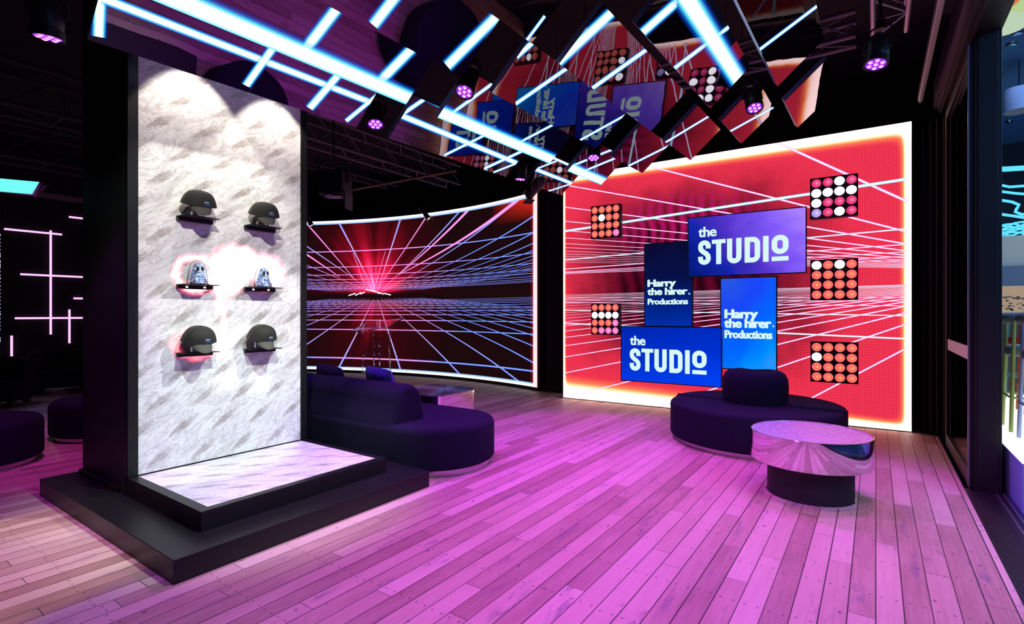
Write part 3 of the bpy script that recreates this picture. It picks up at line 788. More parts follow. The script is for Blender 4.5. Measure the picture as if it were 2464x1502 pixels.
for r, row in enumerate('ABCDEF'):
    for bank in ('near', 'mid', 'far'):
        if bank == 'near' and r > 3: continue
        y0, y1 = YN[bank]; Pf = P_FAR[r]
        P0 = Pf+EU*((y0-6.95)/EU.y); L = (y1-y0)/EU.y
        o = bpy.data.objects.new('mirrored_led_panel', None); C.objects.link(o); o.empty_display_size = .1
        o.matrix_world = Matrix(((EU.x, EW.x, EN.x, P0.x), (EU.y, EW.y, EN.y, P0.y), (EU.z, EW.z, EN.z, P0.z), (0, 0, 0, 1)))
        # local: x along the row, y up the slope, z out of the visible side
        if EU.cross(EW).dot(EN) < 0:   # keep a right-handed frame: origin at the far end, x running back
            P0b = P0+EU*L
            o.matrix_world = Matrix(((-EU.x, EW.x, EN.x, P0b.x), (-EU.y, EW.y, EN.y, P0b.y), (-EU.z, EW.z, EN.z, P0b.z), (0, 0, 0, 1)))
            OX, DX = P0b, -EU
        else: OX, DX = P0, EU
        MB().box(0, L, 0, PWID, -.004, 0).build('mirror_face', M_PFACE, o)
        MB().box(0, L, 0, PWID, -.050, -.0045).build('panel_frame', M_PEDGE, o, bevel=.002)
        if L > 1.5: MB().box(L/2-.0012, L/2+.0012, 0, PWID, 0, .0004).build('seam', M_PEDGE, o)
        def stroke_part(*lines):
            S = Lines(0, L, 0, PWID, lambda x, y, h: Vector((x, y, h)), .0006+.0003*len([q for q in C.objects if q.parent == o]))
            for l_ in lines: S.line(*l_)
            if S.v: S.build('light_stroke', M_STRIPE, o)
        def loc2(px, py):
            p = on_plane(px, py, OX, EN)-OX; return (p.dot(DX), p.dot(EW))
        for (a, b, c, d_, w_) in PL.get((row, bank), []):
            stroke_part((loc2(a, b), loc2(c, d_), w_*1.55, w_*1.55, LA, .012))
        if row == 'B': stroke_part(((0, .055), (L, .06), .20, .20, LA))
        if row == 'E' and bank == 'mid':
            stroke_part(((0, .355), (L, .35), .21, .21, LA))
        cb = MB()
        for xx in (.12, L-.12):
            p_top = o.matrix_world.inverted() @ (OX+DX*xx+EW*.25+Vector((0, 0, 4.75-(OX+DX*xx+EW*.25).z)))
            cb.tube((xx, .25, -.05), p_top, .003, n=5)
        cb.build('suspension_cable', M_BLACK, o)
        tag(o, 'mirror LED panel, %s, %s' % (ROWN[row], BANK[bank]), 'LED panel', 'mirrored LED panels under the ceiling')

# ================================================================== MARBLE DISPLAY
XP = -4.30
def pyz(px, py): p = on_plane(px, py, (XP, 0, 0), (1, 0, 0)); return p.y, p.z
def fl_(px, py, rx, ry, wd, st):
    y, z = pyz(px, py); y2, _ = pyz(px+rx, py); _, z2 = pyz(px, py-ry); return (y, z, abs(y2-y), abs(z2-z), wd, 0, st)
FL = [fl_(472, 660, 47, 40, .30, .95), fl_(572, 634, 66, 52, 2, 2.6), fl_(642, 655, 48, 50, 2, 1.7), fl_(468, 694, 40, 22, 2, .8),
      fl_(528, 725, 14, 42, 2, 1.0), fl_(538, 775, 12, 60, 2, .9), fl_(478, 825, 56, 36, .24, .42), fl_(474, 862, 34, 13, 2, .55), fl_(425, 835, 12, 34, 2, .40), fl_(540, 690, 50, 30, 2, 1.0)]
struct(MB().box(-5.20, -4.345, 1.435, 2.86, .13, 4.75).build('pillar', M_BLACK, bevel=.004))
struct(MB().box(-5.21, -4.42, 1.41, 1.435, .13, .165).build('trim_7', M_GLOSSBLACK, bevel=.006))
mp = empty('marble_display_panel', (XP, 1.5, .25))
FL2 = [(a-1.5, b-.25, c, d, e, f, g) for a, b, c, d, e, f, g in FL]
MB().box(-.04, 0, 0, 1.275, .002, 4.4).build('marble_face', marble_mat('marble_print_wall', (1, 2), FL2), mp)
MB().box(-.044, .012, -.065, 0, 0, 4.4).box(-.044, .012, 1.275, 1.335, 0, 4.4).build('edge_frame', M_GLOSSBLACK, mp, bevel=.002)
tag(mp, 'tall marble patterned display panel with black side trims, painted rings of projected pink light and shelves', 'display panel')
pf = MB().box(-5.27, -2.96, 1.19, 3.06, 0, .129).build('display_platform', M_GLOSSBLACK, bevel=.003)
tag(pf, 'wide low black platform under the marble display', 'platform')
pl = empty('display_plinth', (-3.76, 2.13, .129))
MB().box(-.54, .55, -.695, .70, 0, .112).box(-.54, .55, -.695, -.63, .112, .118).box(-.54, .55, .64, .70, .112, .118).box(.49, .55, -.63, .64, .112, .118).box(-.54, -.525, -.63, .64, .112, .118).build('plinth_body', M_GLOSSBLACK, pl, bevel=.002)
MB().box(-.525, .49, -.63, .64, .112, .1165).build('marble_top', marble_mat('marble_print_top', (1, 0)), pl)
tag(pl, 'black framed marble topped plinth at the foot of the tall panel', 'plinth')

# ---- shelves
SHELF = []
def shelf(y0, y1, z, lit, label):
    o = empty('display_shelf', (XP, (y0+y1)/2, z)); w_ = (y1-y0)/2
    MB().box(.001, .135, -w_, w_, -.006, 0).build('shelf_board', M_GLOSSBLACK, o)
    MB().box(.001, .030, -w_, w_, -.034, -.0065).build('wall_rail', M_BLACK, o, bevel=.002)
    b = MB()
    for yy in (-w_*.5, w_*.5): b.box(.030, .033, yy-.008, yy+.008, -.025, -.014)
    b.build('shelf_lamp', glow('small_white_led', (1, .9, .85), 2.5) if lit else M_DARKALU, o)
    tag(o, label, 'shelf', 'shelves on the marble panel'); SHELF.append((y0, y1, z)); return o
zs = [2.135, 1.622, 1.108]; cols = [(1.745, 2.0), (2.255, 2.52)]
nm = [('top left', 'top right'), ('middle left', 'middle right'), ('bottom left', 'bottom right')]
for i, z in enumerate(zs):
    for j, (a, b) in enumerate(cols):
        what = 'holding a cap' if i != 1 else 'holding a glittery trophy'
        shelf(a, b, z, i == 1, 'thin black shelf %s, at the %s of the marble panel' % (what, nm[i][j]))
# ---- caps
M_CAPF = simple('black_cap_foam', (.016, .0145, .012), .8, 0, 90, .1)
def cap_mesh_mat():
    M = Mat('black_cap_mesh'); x, y, z = M.xyz()
    a = (y*1400.0).f('SINE')*(z*1400.0).f('SINE')
    return M.pbr(M.mix(a.step(-.1, .5), (.012, .011, .010), (.07, .065, .06)), .7)
M_CAPM = cap_mesh_mat(); M_VIS = simple('charcoal_visor_cloth', (.065, .06, .052), .75, 0, 150, .1)
AX, AY, CH = .094, .108, .110
def crown(t0, t1, n=18, m_=9, k=1.0):
    b = MB(); vs = []; fs = []
    for j in range(m_+1):
        f = j/m_; ph = f*PI/2
        rr = math.cos(ph)**.55; zz = math.sin(ph)**.9*CH
        for i in range(n+1):
            t = math.radians(t0+(t1-t0)*i/n)
            bulge = 1+.10*max(0, math.cos(t))*math.sin(ph*1.6)
            fl = 1+.16*(1-f)**3*(1 if abs(math.cos(t)) < 2 else 0)
            vs.append((AX*k*rr*math.cos(t)*bulge, AY*k*rr*math.sin(t)*fl, zz*k-.012*(1-f)**2*max(0, -math.cos(t))))
    for j in range(m_):
        for i in range(n): fs.append((j*(n+1)+i, j*(n+1)+i+1, (j+1)*(n+1)+i+1, (j+1)*(n+1)+i))
    return b.add(vs, fs)
def make_cap():
    o = empty('baseball_cap')
    crown(-72, 72).build('crown_front', M_CAPF, o, smooth=True, sharp=0)
    crown(72, 288, 26, 9, .985).build('crown_mesh', M_CAPM, o, smooth=True, sharp=0)
    vs = []; fs = []; n = 20
    for j in range(6):
        f = j/5
        for i in range(n+1):
            t = math.radians(-66+132*i/n); e = max(0, math.cos(t*90/66))**.55
            x = AX*math.cos(t)*(1.0)+f*e*.062; y = AY*math.sin(t)*(1-.10*f)*.80
            z = -f*e*.046-.016*(abs(math.sin(t))**2)*f+.001
            vs.append((x, y, z))
    for j in range(5):
        for i in range(n): fs.append((j*(n+1)+i, j*(n+1)+i+1, (j+1)*(n+1)+i+1, (j+1)*(n+1)+i))
    v = MB().add(vs, fs).build('visor', M_VIS, o, smooth=True, sharp=0)
    s = v.modifiers.new('thick', 'SOLIDIFY'); s.thickness = .003; s.offset = -1
    MB().lathe([(.007, CH*.99), (.006, CH+.003), (.0001, CH+.005)], 12).build('top_button', M_CAPF, o, smooth=True)
    L1 = MB(); L2 = MB()
    for txt, a, b, z0, z1, LL in (('Harry t', .008, .042, .034, .047, L1), ('Productions', .006, .056, .020, .031, L2)):
        vs, fs = text_mesh(txt, a, b, z0, z1, 0, .03)
        q = []
        for (yy, _, zz) in vs:
            f = max(0, min(1, (zz/CH)))**(1/.9); ph = math.asin(f); rr = math.cos(ph)**.55
            t = math.asin(max(-1, min(1, yy/(AY*rr))))
            bulge = 1+.10*math.cos(t)*math.sin(ph*1.6)
            q.append((AX*rr*math.cos(t)*bulge+.0022, yy, zz))
        LL.add(q, fs)
    L1.build('white_lettering', simple('white_thread', (.85, .85, .85), .6), o); L2.build('blue_lettering', simple('blue_thread', (.02, .22, .75), .6), o)
    return o
def copy_flat(src, parent=None): return copy_tree(src, parent)
caps = []
c0 = make_cap()
capspec = [(0, 0, 'upper left', 6, .012), (0, 1, 'upper right', 10, 0.01), (2, 0, 'lower left', 2, 0.012), (2, 1, 'lower right', 0, -.01)]
for k_, (i, j, nme, yaw, dy) in enumerate(capspec):
    o = c0 if k_ == 0 else copy_flat(c0)
    y0, y1 = cols[j]; z = zs[i]
    p = math.radians(20)
    o.location = (XP+.096, (y0+y1)/2+dy-.022, z+.090); o.rotation_euler = (0, p, math.radians(-yaw))
    tag(o, 'black mesh back cap with grey visor on the %s shelf of the marble panel' % nme, 'cap', 'caps on the marble panel shelves')
    st = MB().box(.015, .055, -.045, .045, 0, .055).build('cap_stand', M_ACRYL, None, bevel=.004)
    st.location = (XP, (y0+y1)/2+dy, z+.0005)
    tag(st, 'clear acrylic riser under the %s cap' % nme, 'stand', 'clear cap risers on the shelves')
# ---- glittery ghost trophies
def glitter(name, sc_, cols_, rough=.25, metal=.9, st=.8):
    M = Mat(name); tc = M.n('ShaderNodeTexCoord'); v = M.n('ShaderNodeTexVoronoi'); v.inputs['Scale'].default_value = sc_
    M.link(tc.outputs['Object'], v.inputs['Vector'])
    sp = M.n('ShaderNodeSeparateColor'); M.link(v.outputs['Color'], sp.inputs[0])
    n = len(cols_); col = M.ramp(V(M.nt, sp.outputs[0]), [(i/n, c) for i, c in enumerate(cols_)], 'CONSTANT')
    nm_ = M.n('ShaderNodeVectorMath', operation='SUBTRACT'); M.link(v.outputs['Color'], nm_.inputs[0]); nm_.inputs[1].default_value = (.5, .5, .5)
    ge = M.n('ShaderNodeNewGeometry'); ad = M.n('ShaderNodeVectorMath', operation='MULTIPLY_ADD')
    M.link(nm_.outputs[0], ad.inputs[0]); ad.inputs[1].default_value = (st, st, st); M.link(ge.outputs['Normal'], ad.inputs[2])
    no = M.n('ShaderNodeVectorMath', operation='NORMALIZE'); M.link(ad.outputs[0], no.inputs[0])
    M.pbr(col, rough, metal); M.link(no.outputs[0], M.p.inputs['Normal']); return M.m
M_GHOST = glitter('holographic_glitter', 170, [(.15, .35, .95), (.8, .9, 1), (.03, .05, .15), (.3, .65, 1), (1, 1, 1), (.6, .25, .8), (.02, .02, .04), (.2, .5, .95)], .3, .55)
def make_ghost():
    o = empty('ghost_trophy')
    vs = []; fs = []; n = 40; prof_ = [(.060, .004), (.056, .03), (.050, .06), (.043, .09), (.038, .115), (.034, .135), (.026, .152), (.014, .162), (.0005, .165)]
    for r_, z in prof_:
        for i in range(n):
            t = 2*PI*i/n; k = 1+(.10*math.cos(8*t))*max(0, 1-z/.10)
            vs.append((r_*k*math.cos(t), r_*k*math.sin(t), z))
    for j in range(len(prof_)-1):
        for i in range(n): fs.append((j*n+i, j*n+(i+1) % n, (j+1)*n+(i+1) % n, (j+1)*n+i))
    MB().add(vs, fs).build('ghost_body', M_GHOST, o, smooth=True, sharp=0)
    for s in (-1, 1):
        e = MB().lathe([(.0001, -1), (.5, -.86), (.87, -.5), (1, 0), (.87, .5), (.5, .86), (.0001, 1)], 14)
        e.v = [(.035+x*.008, s*.0165+y*.0115, .118+z*.019) for x, y, z in e.v]
        e.build('eye', M_PLASTIC, o, smooth=True, sharp=0)
    MB().box(-.054, .054, -.060, .060, 0, .004).build('base_plate', M_PLASTIC, o)
    return o
def make_dome():
    o = MB().lathe([(.072, 0), (.069, .05), (.060, .10), (.050, .14), (.036, .165), (.018, .179), (.0005, .183)], 36).build('glass_dome', M_DOME, None, smooth=True, sharp=0)
    return o
g0 = None
for j, nme in ((0, 'left'), (1, 'right')):
    o = make_ghost() if g0 is None else copy_flat(g0); g0 = g0 or o
    y0, y1 = cols[j]; o.location = (XP+.074, (y0+y1)/2-.005, zs[1]); o.rotation_euler = (0, 0, math.radians(2 if j == 0 else 5))
    tag(o, 'glittery blue and silver ghost trophy with black eyes on the %s middle shelf' % nme, 'trophy', 'ghost trophies on the middle shelves')
    d = make_dome(); d.scale = (.85, 1, 1); d.location = (XP+.074, (y0+y1)/2-.008, zs[1]+.0042)
    tag(d, 'clear glass dome over the ghost trophy on the %s middle shelf' % nme, 'dome', 'glass domes over the trophies')

# ================================================================== FURNITURE
def circ(cx, cy, r, a0=0, a1=360, n=40, sx=1, sy=1):
    k = n if a1-a0 >= 359 else n+1
    return [(cx+r*sx*math.cos(math.radians(a0+(a1-a0)*i/n)), cy+r*sy*math.sin(math.radians(a0+(a1-a0)*i/n))) for i in range(k)]
# --- round island seat
isl = empty('round_island_seat', (-1.10, 6.20, 0))
R0 = .875
MB().lathe([(R0-.06, 0), (R0-.06, .052)], 72).build('steel_base', M_BRUSHED, isl, smooth=True)
def half(a0, a1, top):
    out = circ(0, 0, R0, a0, a1, 40); inn = circ(0, 0, .0001, a0, a1, 1)
    return out
seam = -6
ho = circ(0, 0, R0, 180+seam, 360+seam, 48); MB().soft(ho, .05, .42, .045, .03).build('seat', M_BOUCLE, isl, smooth=True, sharp=0)
ho = circ(0, 0, R0, seam, 180+seam, 48); MB().soft(ho, .05, .435, .045, .03).build('seat', M_BOUCLE, isl, smooth=True, sharp=0)
b = MB(); n = 56; prof_ = [(.312, .40), (.322, .47), (.328, .60), (.322, .68), (.300, .735), (.262, .770), (.215, .782), (.165, .772), (.095, .755), (.03, .745), (.0005, .743)]
vs = []; fs = []
for r_, z in prof_:
    for i in range(n):
        t = 2*PI*i/n
        k = 1+.03*math.cos(2*t)
        dim = .018*math.exp(-((math.cos(t-.4)-.2)**2)*3)*(1 if z > .75 else 0)
        vs.append((r_*k*math.cos(t), r_*k*math.sin(t)*.94, z-dim))
for j in range(len(prof_)-1):
    for i in range(n): fs.append((j*n+i, j*n+(i+1) % n, (j+1)*n+(i+1) % n, (j+1)*n+i))
MB().add(vs, fs).build('backrest', M_BOUCLE, isl, smooth=True, sharp=0)
isl_b = [x for x in C.objects if x.parent == isl and x.name.startswith('backrest')][0]; isl_b.location = (.0, .06, 0)
pb = []
for i in range(21):
    t = i/20; a = t*PI; pb.append((.335*math.cos(a)*1.02, 0, .42+.36*min(1, math.sin(a)*2.2)**.6 if 0 < i < 20 else .42))
tag(isl, 'round dark fabric island seat with a drum backrest in its centre, before the red wall', 'seat')
# --- round mirrored coffee table
ct = empty('round_coffee_table', (-.42, 4.62, 0))
MB().lathe([(.295, .012), (.295, .265)], 64).build('pedestal', simple('matt_black_pedestal', (.012, .011, .016), .7, 0, 80, .1), ct, smooth=True)
MB().lathe([(.302, 0), (.302, .011)], 64).build('foot_ring', M_CHROME, ct, smooth=True)
b = MB().lathe([(.36, .268), (.41, .268), (.415, .273), (.415, .488), (.411, .490), (.405, .490), (.405, .483)], 96)
b.f = [f for f in b.f if len(f) == 4]; b.build('mirror_band', M_CHROME, ct, smooth=True, sharp=50)
MB().lathe([(.404, .266), (.404, .484)], 72).build('glitter_top', glitter('lilac_glitter_resin', 130, [(.75, .55, .8), (.55, .45, .75), (.9, .75, .9), (.45, .3, .6), (.8, .6, .75), (.95, .9, .95)], .35, .7, .5), ct, smooth=True)
tag(ct, 'round coffee table with a polished mirror band and glittery top on a black pedestal', 'coffee table')
# --- long curved-end sofa behind the pillar
sf = empty('curved_sofa', (-3.9, 3.62, 0))
ol = []
ol += [(-2.6, -.46), (-1.6, -.50), (-.4, -.52), (.35, -.52)]
ol += [(.50+.52*math.cos(math.radians(a)), .02+.545*math.sin(math.radians(a))) for a in range(-84, 92, 6)]
ol += [(.0, .56), (-.9, .54), (-2.6, .50)]
MB().soft([(x*(1-.0), y*(1-.06)) for x, y in [(p[0]-.03 if p[0] > 0 else p[0], p[1]) for p in ol]], 0, .058, .002, .002).build('steel_base', M_BRUSHED, sf, smooth=True)
MB().soft(ol, .055, .42, .06, .03).build('seat', M_BOUCLE, sf, smooth=True, sharp=0)
# backrest: a rounded slab following the near side, leaning slightly
def backrest(xa, xb, name):
    vs = []; fs = []; sec = []
    for i in range(25):
        a = PI*i/24
        sec.append((.165*math.cos(a), .60+.155*math.sin(a)))
    sec = [(.205, .40), (.19, .50)]+sec+[(-.205, .50), (-.240, .38), (-.254, .25), (-.254, .09)]
    n = len(sec); xs = [xa+.0, xa+.015, xa+.06, (xa+xb)/2, xb-.09, xb-.035, xb-.008, xb]
    ks = [.90, .97, 1, 1, 1, .97, .90, .82]
    for x, k in zip(xs, ks):
        for y, z in sec: vs.append((x, -.27+y*k, .1+(z-.1)*(1-(1-k)*.35)))
    for j in range(len(xs)-1):
        for i in range(n-1): fs.append((j*n+i, j*n+i+1, (j+1)*n+i+1, (j+1)*n+i))
    fs += [tuple(range(n)), tuple(range(len(xs)*n-1, (len(xs)-1)*n-1, -1))]
    return MB().add(vs, fs).build(name, M_BOUCLE, sf, smooth=True, sharp=70)
backrest(-.88, .42, 'backrest'); backrest(-2.6, -.885, 'backrest')
tag(sf, 'long dark fabric sofa with a rounded open end and steel plinth, behind the platform', 'sofa')
def cushion(loc, rot, size, mat, label):
    b = MB(); n = 16; vs = []; fs = []
    for s in (1, -1):
        for i in range(n+1):
            for j in range(n+1):
                u = i/n*2-1; v = j/n*2-1
                e = ((1-u**4)*(1-v**4))**.5
                pin = 1-.07*(1-abs(u)**3)*abs(v)**4-.07*(1-abs(v)**3)*abs(u)**4
                vs.append((u*size/2*(1-.08*(1-u*u)*v*v), s*.075*e**.8+.004*math.sin(u*9+v*5)*e, v*size/2*(1-.08*(1-v*v)*u*u)))
    q = (n+1)*(n+1)
    for i in range(n):
        for j in range(n):
            a, b1, c, d = i*(n+1)+j, (i+1)*(n+1)+j, (i+1)*(n+1)+j+1, i*(n+1)+j+1
            fs += [(a, b1, c, d), (q+d, q+c, q+b1, q+a)]
    o = b.add(vs, fs).build('cushion', mat, None, smooth=True, sharp=0); o.location = loc; o.rotation_euler = rot
    tag(o, label, 'cushion', 'cushions on the long sofa'); return o
cushion((-4.28, 3.715, .632), (math.radians(18), math.radians(4), math.radians(-6)), .42, M_CUSHION, 'bright violet cushion leaning on the sofa back nearest the mirror table')
cushion((-5.14, 3.715, .622), (math.radians(18), math.radians(8), math.radians(5)), .40, fabric('plum_cushion_fabric', (.025, .012, .05)), 'dark plum cushion leaning on the sofa back beside the marble panel')
# --- square mirrored table
sq = empty('mirrored_side_table', (-4.76, 5.00, 0))
def rrect(w_, d_, r, n=6):
    o_ = []
    for cx, cy, a in ((w_/2-r, d_/2-r, 0), (-w_/2+r, d_/2-r, 90), (-w_/2+r, -d_/2+r, 180), (w_/2-r, -d_/2+r, 270)):
        o_ += arc(cx, cy, r, r, a, a+90, n)
    return o_
MB().soft(rrect(.86, .80, .12), .02, .392, .002, .002, 1).build('mirror_body', simple('polished_table_sides', (.85, .80, .86), .05, 1.0), sq, smooth=True, sharp=20)
MB().soft(rrect(.875, .815, .125), .393, .403, .002, .002, 1).build('table_top', simple('smoked_mirror_top', (.36, .30, .46), .08, .9), sq, smooth=True, sharp=20)
MB().soft(rrect(.78, .72, .1), 0, .02, .002, .002, 2).build('foot', M_PLASTIC, sq)
tag(sq, 'low square mirrored table with rounded corners behind the long sofa', 'side table')
# --- poufs at the far left
def pouf(x, y, r, label):
    o = empty('round_pouf', (x, y, 0))
    MB().lathe([(r-.05, 0), (r-.05, .05)], 40).build('steel_base', M_BRUSHED, o, smooth=True)
    MB().soft(circ(0, 0, r, n=48), .05, .43, .07, .03).build('seat', M_BOUCLE, o, smooth=True, sharp=0)
    tag(o, label, 'pouf', 'round poufs by the left wall')
pouf(-7.36, 2.26, .52, 'round dark pouf on a steel base, half hidden by the black pillar')
pouf(-6.80, 1.06, .50, 'round dark pouf cut off by the left edge of the picture')
def lounge(loc, rz, label):
    o = empty('lounge_chair', loc, rz)
    MB().soft(rrect(.95, .86, .2), .10, .40, .06, .03).build('seat', M_BOUCLE, o, smooth=True, sharp=0)
    out = [(.48*math.cos(math.radians(a)), .44*math.sin(math.radians(a))) for a in range(-30, 211, 12)]
    inn = [(.30*math.cos(math.radians(a)), .27*math.sin(math.radians(a))) for a in range(210, -31, -12)]
    MB().soft(out+inn, .12, .72, .05, .03).build('backrest', M_BOUCLE, o, smooth=True, sharp=0)
    for sx in (-1, 1):
        for sy in (-1, 1): MB().tube((sx*.3, sy*.28, 0), (sx*.3, sy*.28, .11), .05).build('leg', M_BLACK, o)
    tag(o, label, 'armchair', 'dark lounge chairs along the neon wall')
lounge((-11.0, 1.95, 0), math.radians(60), 'dark rounded lounge chair at the far left under the neon wall')
lounge((-12.1, 3.05, 0), math.radians(80), 'dark lounge chair in the middle under the vertical neon bars')
lounge((-11.3, 4.0, 0), math.radians(100), 'dark lounge chair beside the black pillar under the neon wall')
# --- acrylic lectern
lt = empty('acrylic_lectern', (0, 0, 0))
pc = CAM+ray(906, 780)*8.9; LX, LY = pc.x, pc.y
lt.location = (LX, LY, 0); lt.rotation_euler = (0, 0, math.radians(8))
top = MB().box(-.42, .42, -.23, .23, -.009, .009).build('reading_top', M_ACRYL, lt, bevel=.003)
top.location = (0, 0, 1.20); top.rotation_euler = (math.radians(20), math.radians(-6), 0)
for sx, sy in ((-.19, -.14), (.19, -.14), (-.19, .14), (.19, .14)):
    MB().path([(sx*1.15, sy*1.2, 0), (sx, sy, .35), (sx*.9, sy*.9, .8), (sx*.95, sy, 1.16+sy*.36+.0*sx)], .012, 8).build('leg', M_ACRYL, lt, smooth=True)
MB().box(-.2, .2, -.15, .15, .40, .412).build('lower_shelf', M_ACRYL, lt, bevel=.002)
tag(lt, 'clear acrylic lectern with a sloping top in front of the curved screen', 'lectern')

# ================================================================== LEFT WALL NEON AND SCREEN
XL = -13.3
def lw_pt(px, py): return on_plane(px, py, (XL+.03, 0, 0), (1, 0, 0))
M_NEON = glow('pink_neon', (1, .42, .95), 1.6)
nb = [(10, 551, 149, 566, 'long neon bar at the top left of the dark wall'), (49, 660, 215, 668, 'middle horizontal neon bar crossing the tall vertical bar'),
      (166, 522, 215, 528, 'short neon bar highest on the dark wall by the pillar'), (177, 718, 215, 718, 'shortest neon bar beside the pillar, halfway up'),
      (36, 766, 215, 764, 'lower long horizontal neon bar on the dark wall'), (122, 555, 123, 805, 'tallest vertical neon bar on the dark wall'),
      (167, 745, 168, 826, 'vertical neon bar crossing the lower long bar near the pillar'), (28, 808, 28, 860, 'short vertical neon bar low at the far left'),
      (70, 866, 90, 865, 'tiny horizontal neon bar just above the lounge chair')]
for a, b_, c, d, lab in nb:
    p, q = lw_pt(a, b_), lw_pt(c, d)
    if abs(p.y-q.y) < .12: q.y = p.y
    else: q.z = p.z if abs(q.z-p.z) < .12 else q.z
    L = (q-p)
    o = empty('neon_bar', p)
    MB().path([(0, 0, 0), tuple(L)], .018, 8).build('tube', M_NEON, o, smooth=True)
    m_ = MB(); m_.path([(-.012, 0, 0), tuple(L+Vector((-.012, 0, 0)))], .016, 6).build('backing_channel', M_BLACK, o)
    tag(o, lab, 'neon light', 'pink neon bars on the dark left wall')
p, q = lw_pt(120, 911), lw_pt(152, 907)
# floor level light bar
o = empty('neon_bar', (p.x, p.y, max(.04, p.z))); MB().path([(0, 0, 0), (q.x-p.x, q.y-p.y, 0)], .018, 8).build('tube', M_NEON, o, smooth=True)
MB().box(min(0, q.x-p.x), max(0, q.x-p.x), min(0, q.y-p.y), max(0, q.y-p.y)+.02, -.03, -.016).build('backing_channel', M_BLACK, o)
tag(o, 'short white violet neon bar lying at floor level by the lounge chairs', 'neon light', 'pink neon bars on the dark left wall')
struct(MB().box(XL, XL+.05, 2.5, 9.0, 3.66, 3.76).build('trim_8', simple('mauve_rail', (.25, .17, .20), .6)))
# narrow slice of another LED screen
ls = empty('corner_led_screen', (XL+.02, 1.2, .15))
MB().box(0, .04, 0, 1.24, 0, 3.2).build('screen_face', Mat('dark_led').emit((.004, .003, .008), 1), ls)
S = Lines(0, 1.24, 0, 3.2, lambda x, y, h: Vector((.04+h, x, y)), .001)
for i in range(26):
    zz = 1.1+i*.055; S.line((0, zz), (1.24, zz+(i-12)*.012), .022, .022, BLUE if i % 3 else LILA)
for zz, sl in ((2.9, -.2), (2.62, -.3), (2.5, -.3), (2.38, -.25), (2.2, -.3), (.6, .15), (.95, .3), (.3, .5)): S.line((0, zz), (1.24, zz+sl), .05, .05, PINK if zz > 2.3 else BLUE)
S.build('grid_lines', strip_mat('corner_screen_light', 1.1, .7), ls)
tag(ls, 'sliver of a blue gridded LED screen at the left edge', 'screen')
# cyan soft panel light
sp_ = CAM+ray(18, 447)*5.2
pnl = empty('soft_panel_light', sp_, math.radians(52))
pnl.rotation_euler = (math.radians(-52), 0, math.radians(63))
MB().box(-.24, .24, 0.001, .05, -.16, .16).build('housing', M_BLACK, pnl, bevel=.008)
MB().box(-.215, .215, -.004, 0, -.135, .135).build('diffuser', glow('cyan_diffuser', (.18, 1.0, .95), 1.0), pnl)
MB().path([(-.26, .025, 0), (-.26, .025, .12), (-.26, .10, .26), (.26, .10, .26), (.26, .025, .12), (.26, .025, 0)], .009, 8).build('yoke', M_BLACK, pnl, smooth=True)
tag(pnl, 'cyan glowing soft panel light hanging at the left edge', 'stage light')

# ================================================================== STAGE LIGHTS
M_LEDV = lens_mat('violet_led_eye', (.45, .05, 1), (.8, .25, 1), (1, .9, 1), 1.6)
M_LEDV.node_tree  # lens centres are bright, rims violet
def fixture_parts():
    o = empty('par_light')
    MB().lathe([(.055, .02), (.066, .03), (.076, .06), (.080, .10), (.080, .20), (.070, .23), (.05, .25), (.0001, .255)], 28).build('body', M_PLASTIC, o, smooth=True)
    b = MB().lathe([(.070, .004), (.080, 0), (.084, .004), (.084, .05), (.078, .055)], 32); b.f = [f for f in b.f if len(f) == 4]
    b.build('front_ring', M_DARKALU, o, smooth=True)
    MB().lathe([(.0001, .012), (.072, .012)], 28).build('reflector', Mat('violet_reflector').emit((.22, .02, .60), 1.0), o)
    cell = None
    pts = [(0, 0)]+[(.045*math.cos(PI/3*i), .045*math.sin(PI/3*i)) for i in range(6)]
    bb = MB().lathe([(.0001, -.006), (.010, -.005), (.017, -.001), (.019, .004)], 14)
    M_ = Mat('violet_led_cell'); x, y, z = M_.xyz(); d = (x*x+y*y).f('SQRT')/.019
    mt = M_.emit(M_.ramp(d, [(0, (1, .85, 1)), (.35, (1, .55, 1)), (.7, (.75, .18, 1)), (1, (.35, .04, .9))]), 1.7)
    me = bb.mesh('led_cell', mt, True)
    for x, y in pts:
        c = bpy.data.objects.new('led_cell', me); C.objects.link(c); c.parent = o; c.location = (x, y, .006)
    MB().path([(-.092, 0, .13), (-.092, 0, .30), (-.05, 0, .34), (.05, 0, .34), (.092, 0, .30), (.092, 0, .13)], .008, 8).build('yoke', M_BLACK, o, smooth=True)
    return o
f0 = fixture_parts()
flab = ['par light with violet LEDs hanging low left of the mirror panels', 'par light with violet LEDs aimed left between front and middle mirror panels',
        'small violet par light hanging above the gap between both screens', 'violet par light hanging below the mirror panels left of the red wall',
        'violet par light hanging between mirror panels over the red wall', 'large violet par light on the truss at the upper right', 'violet par light cut by the top left corner']
FX = [f0]+[copy_flat(f0) for _ in FIX[1:]]
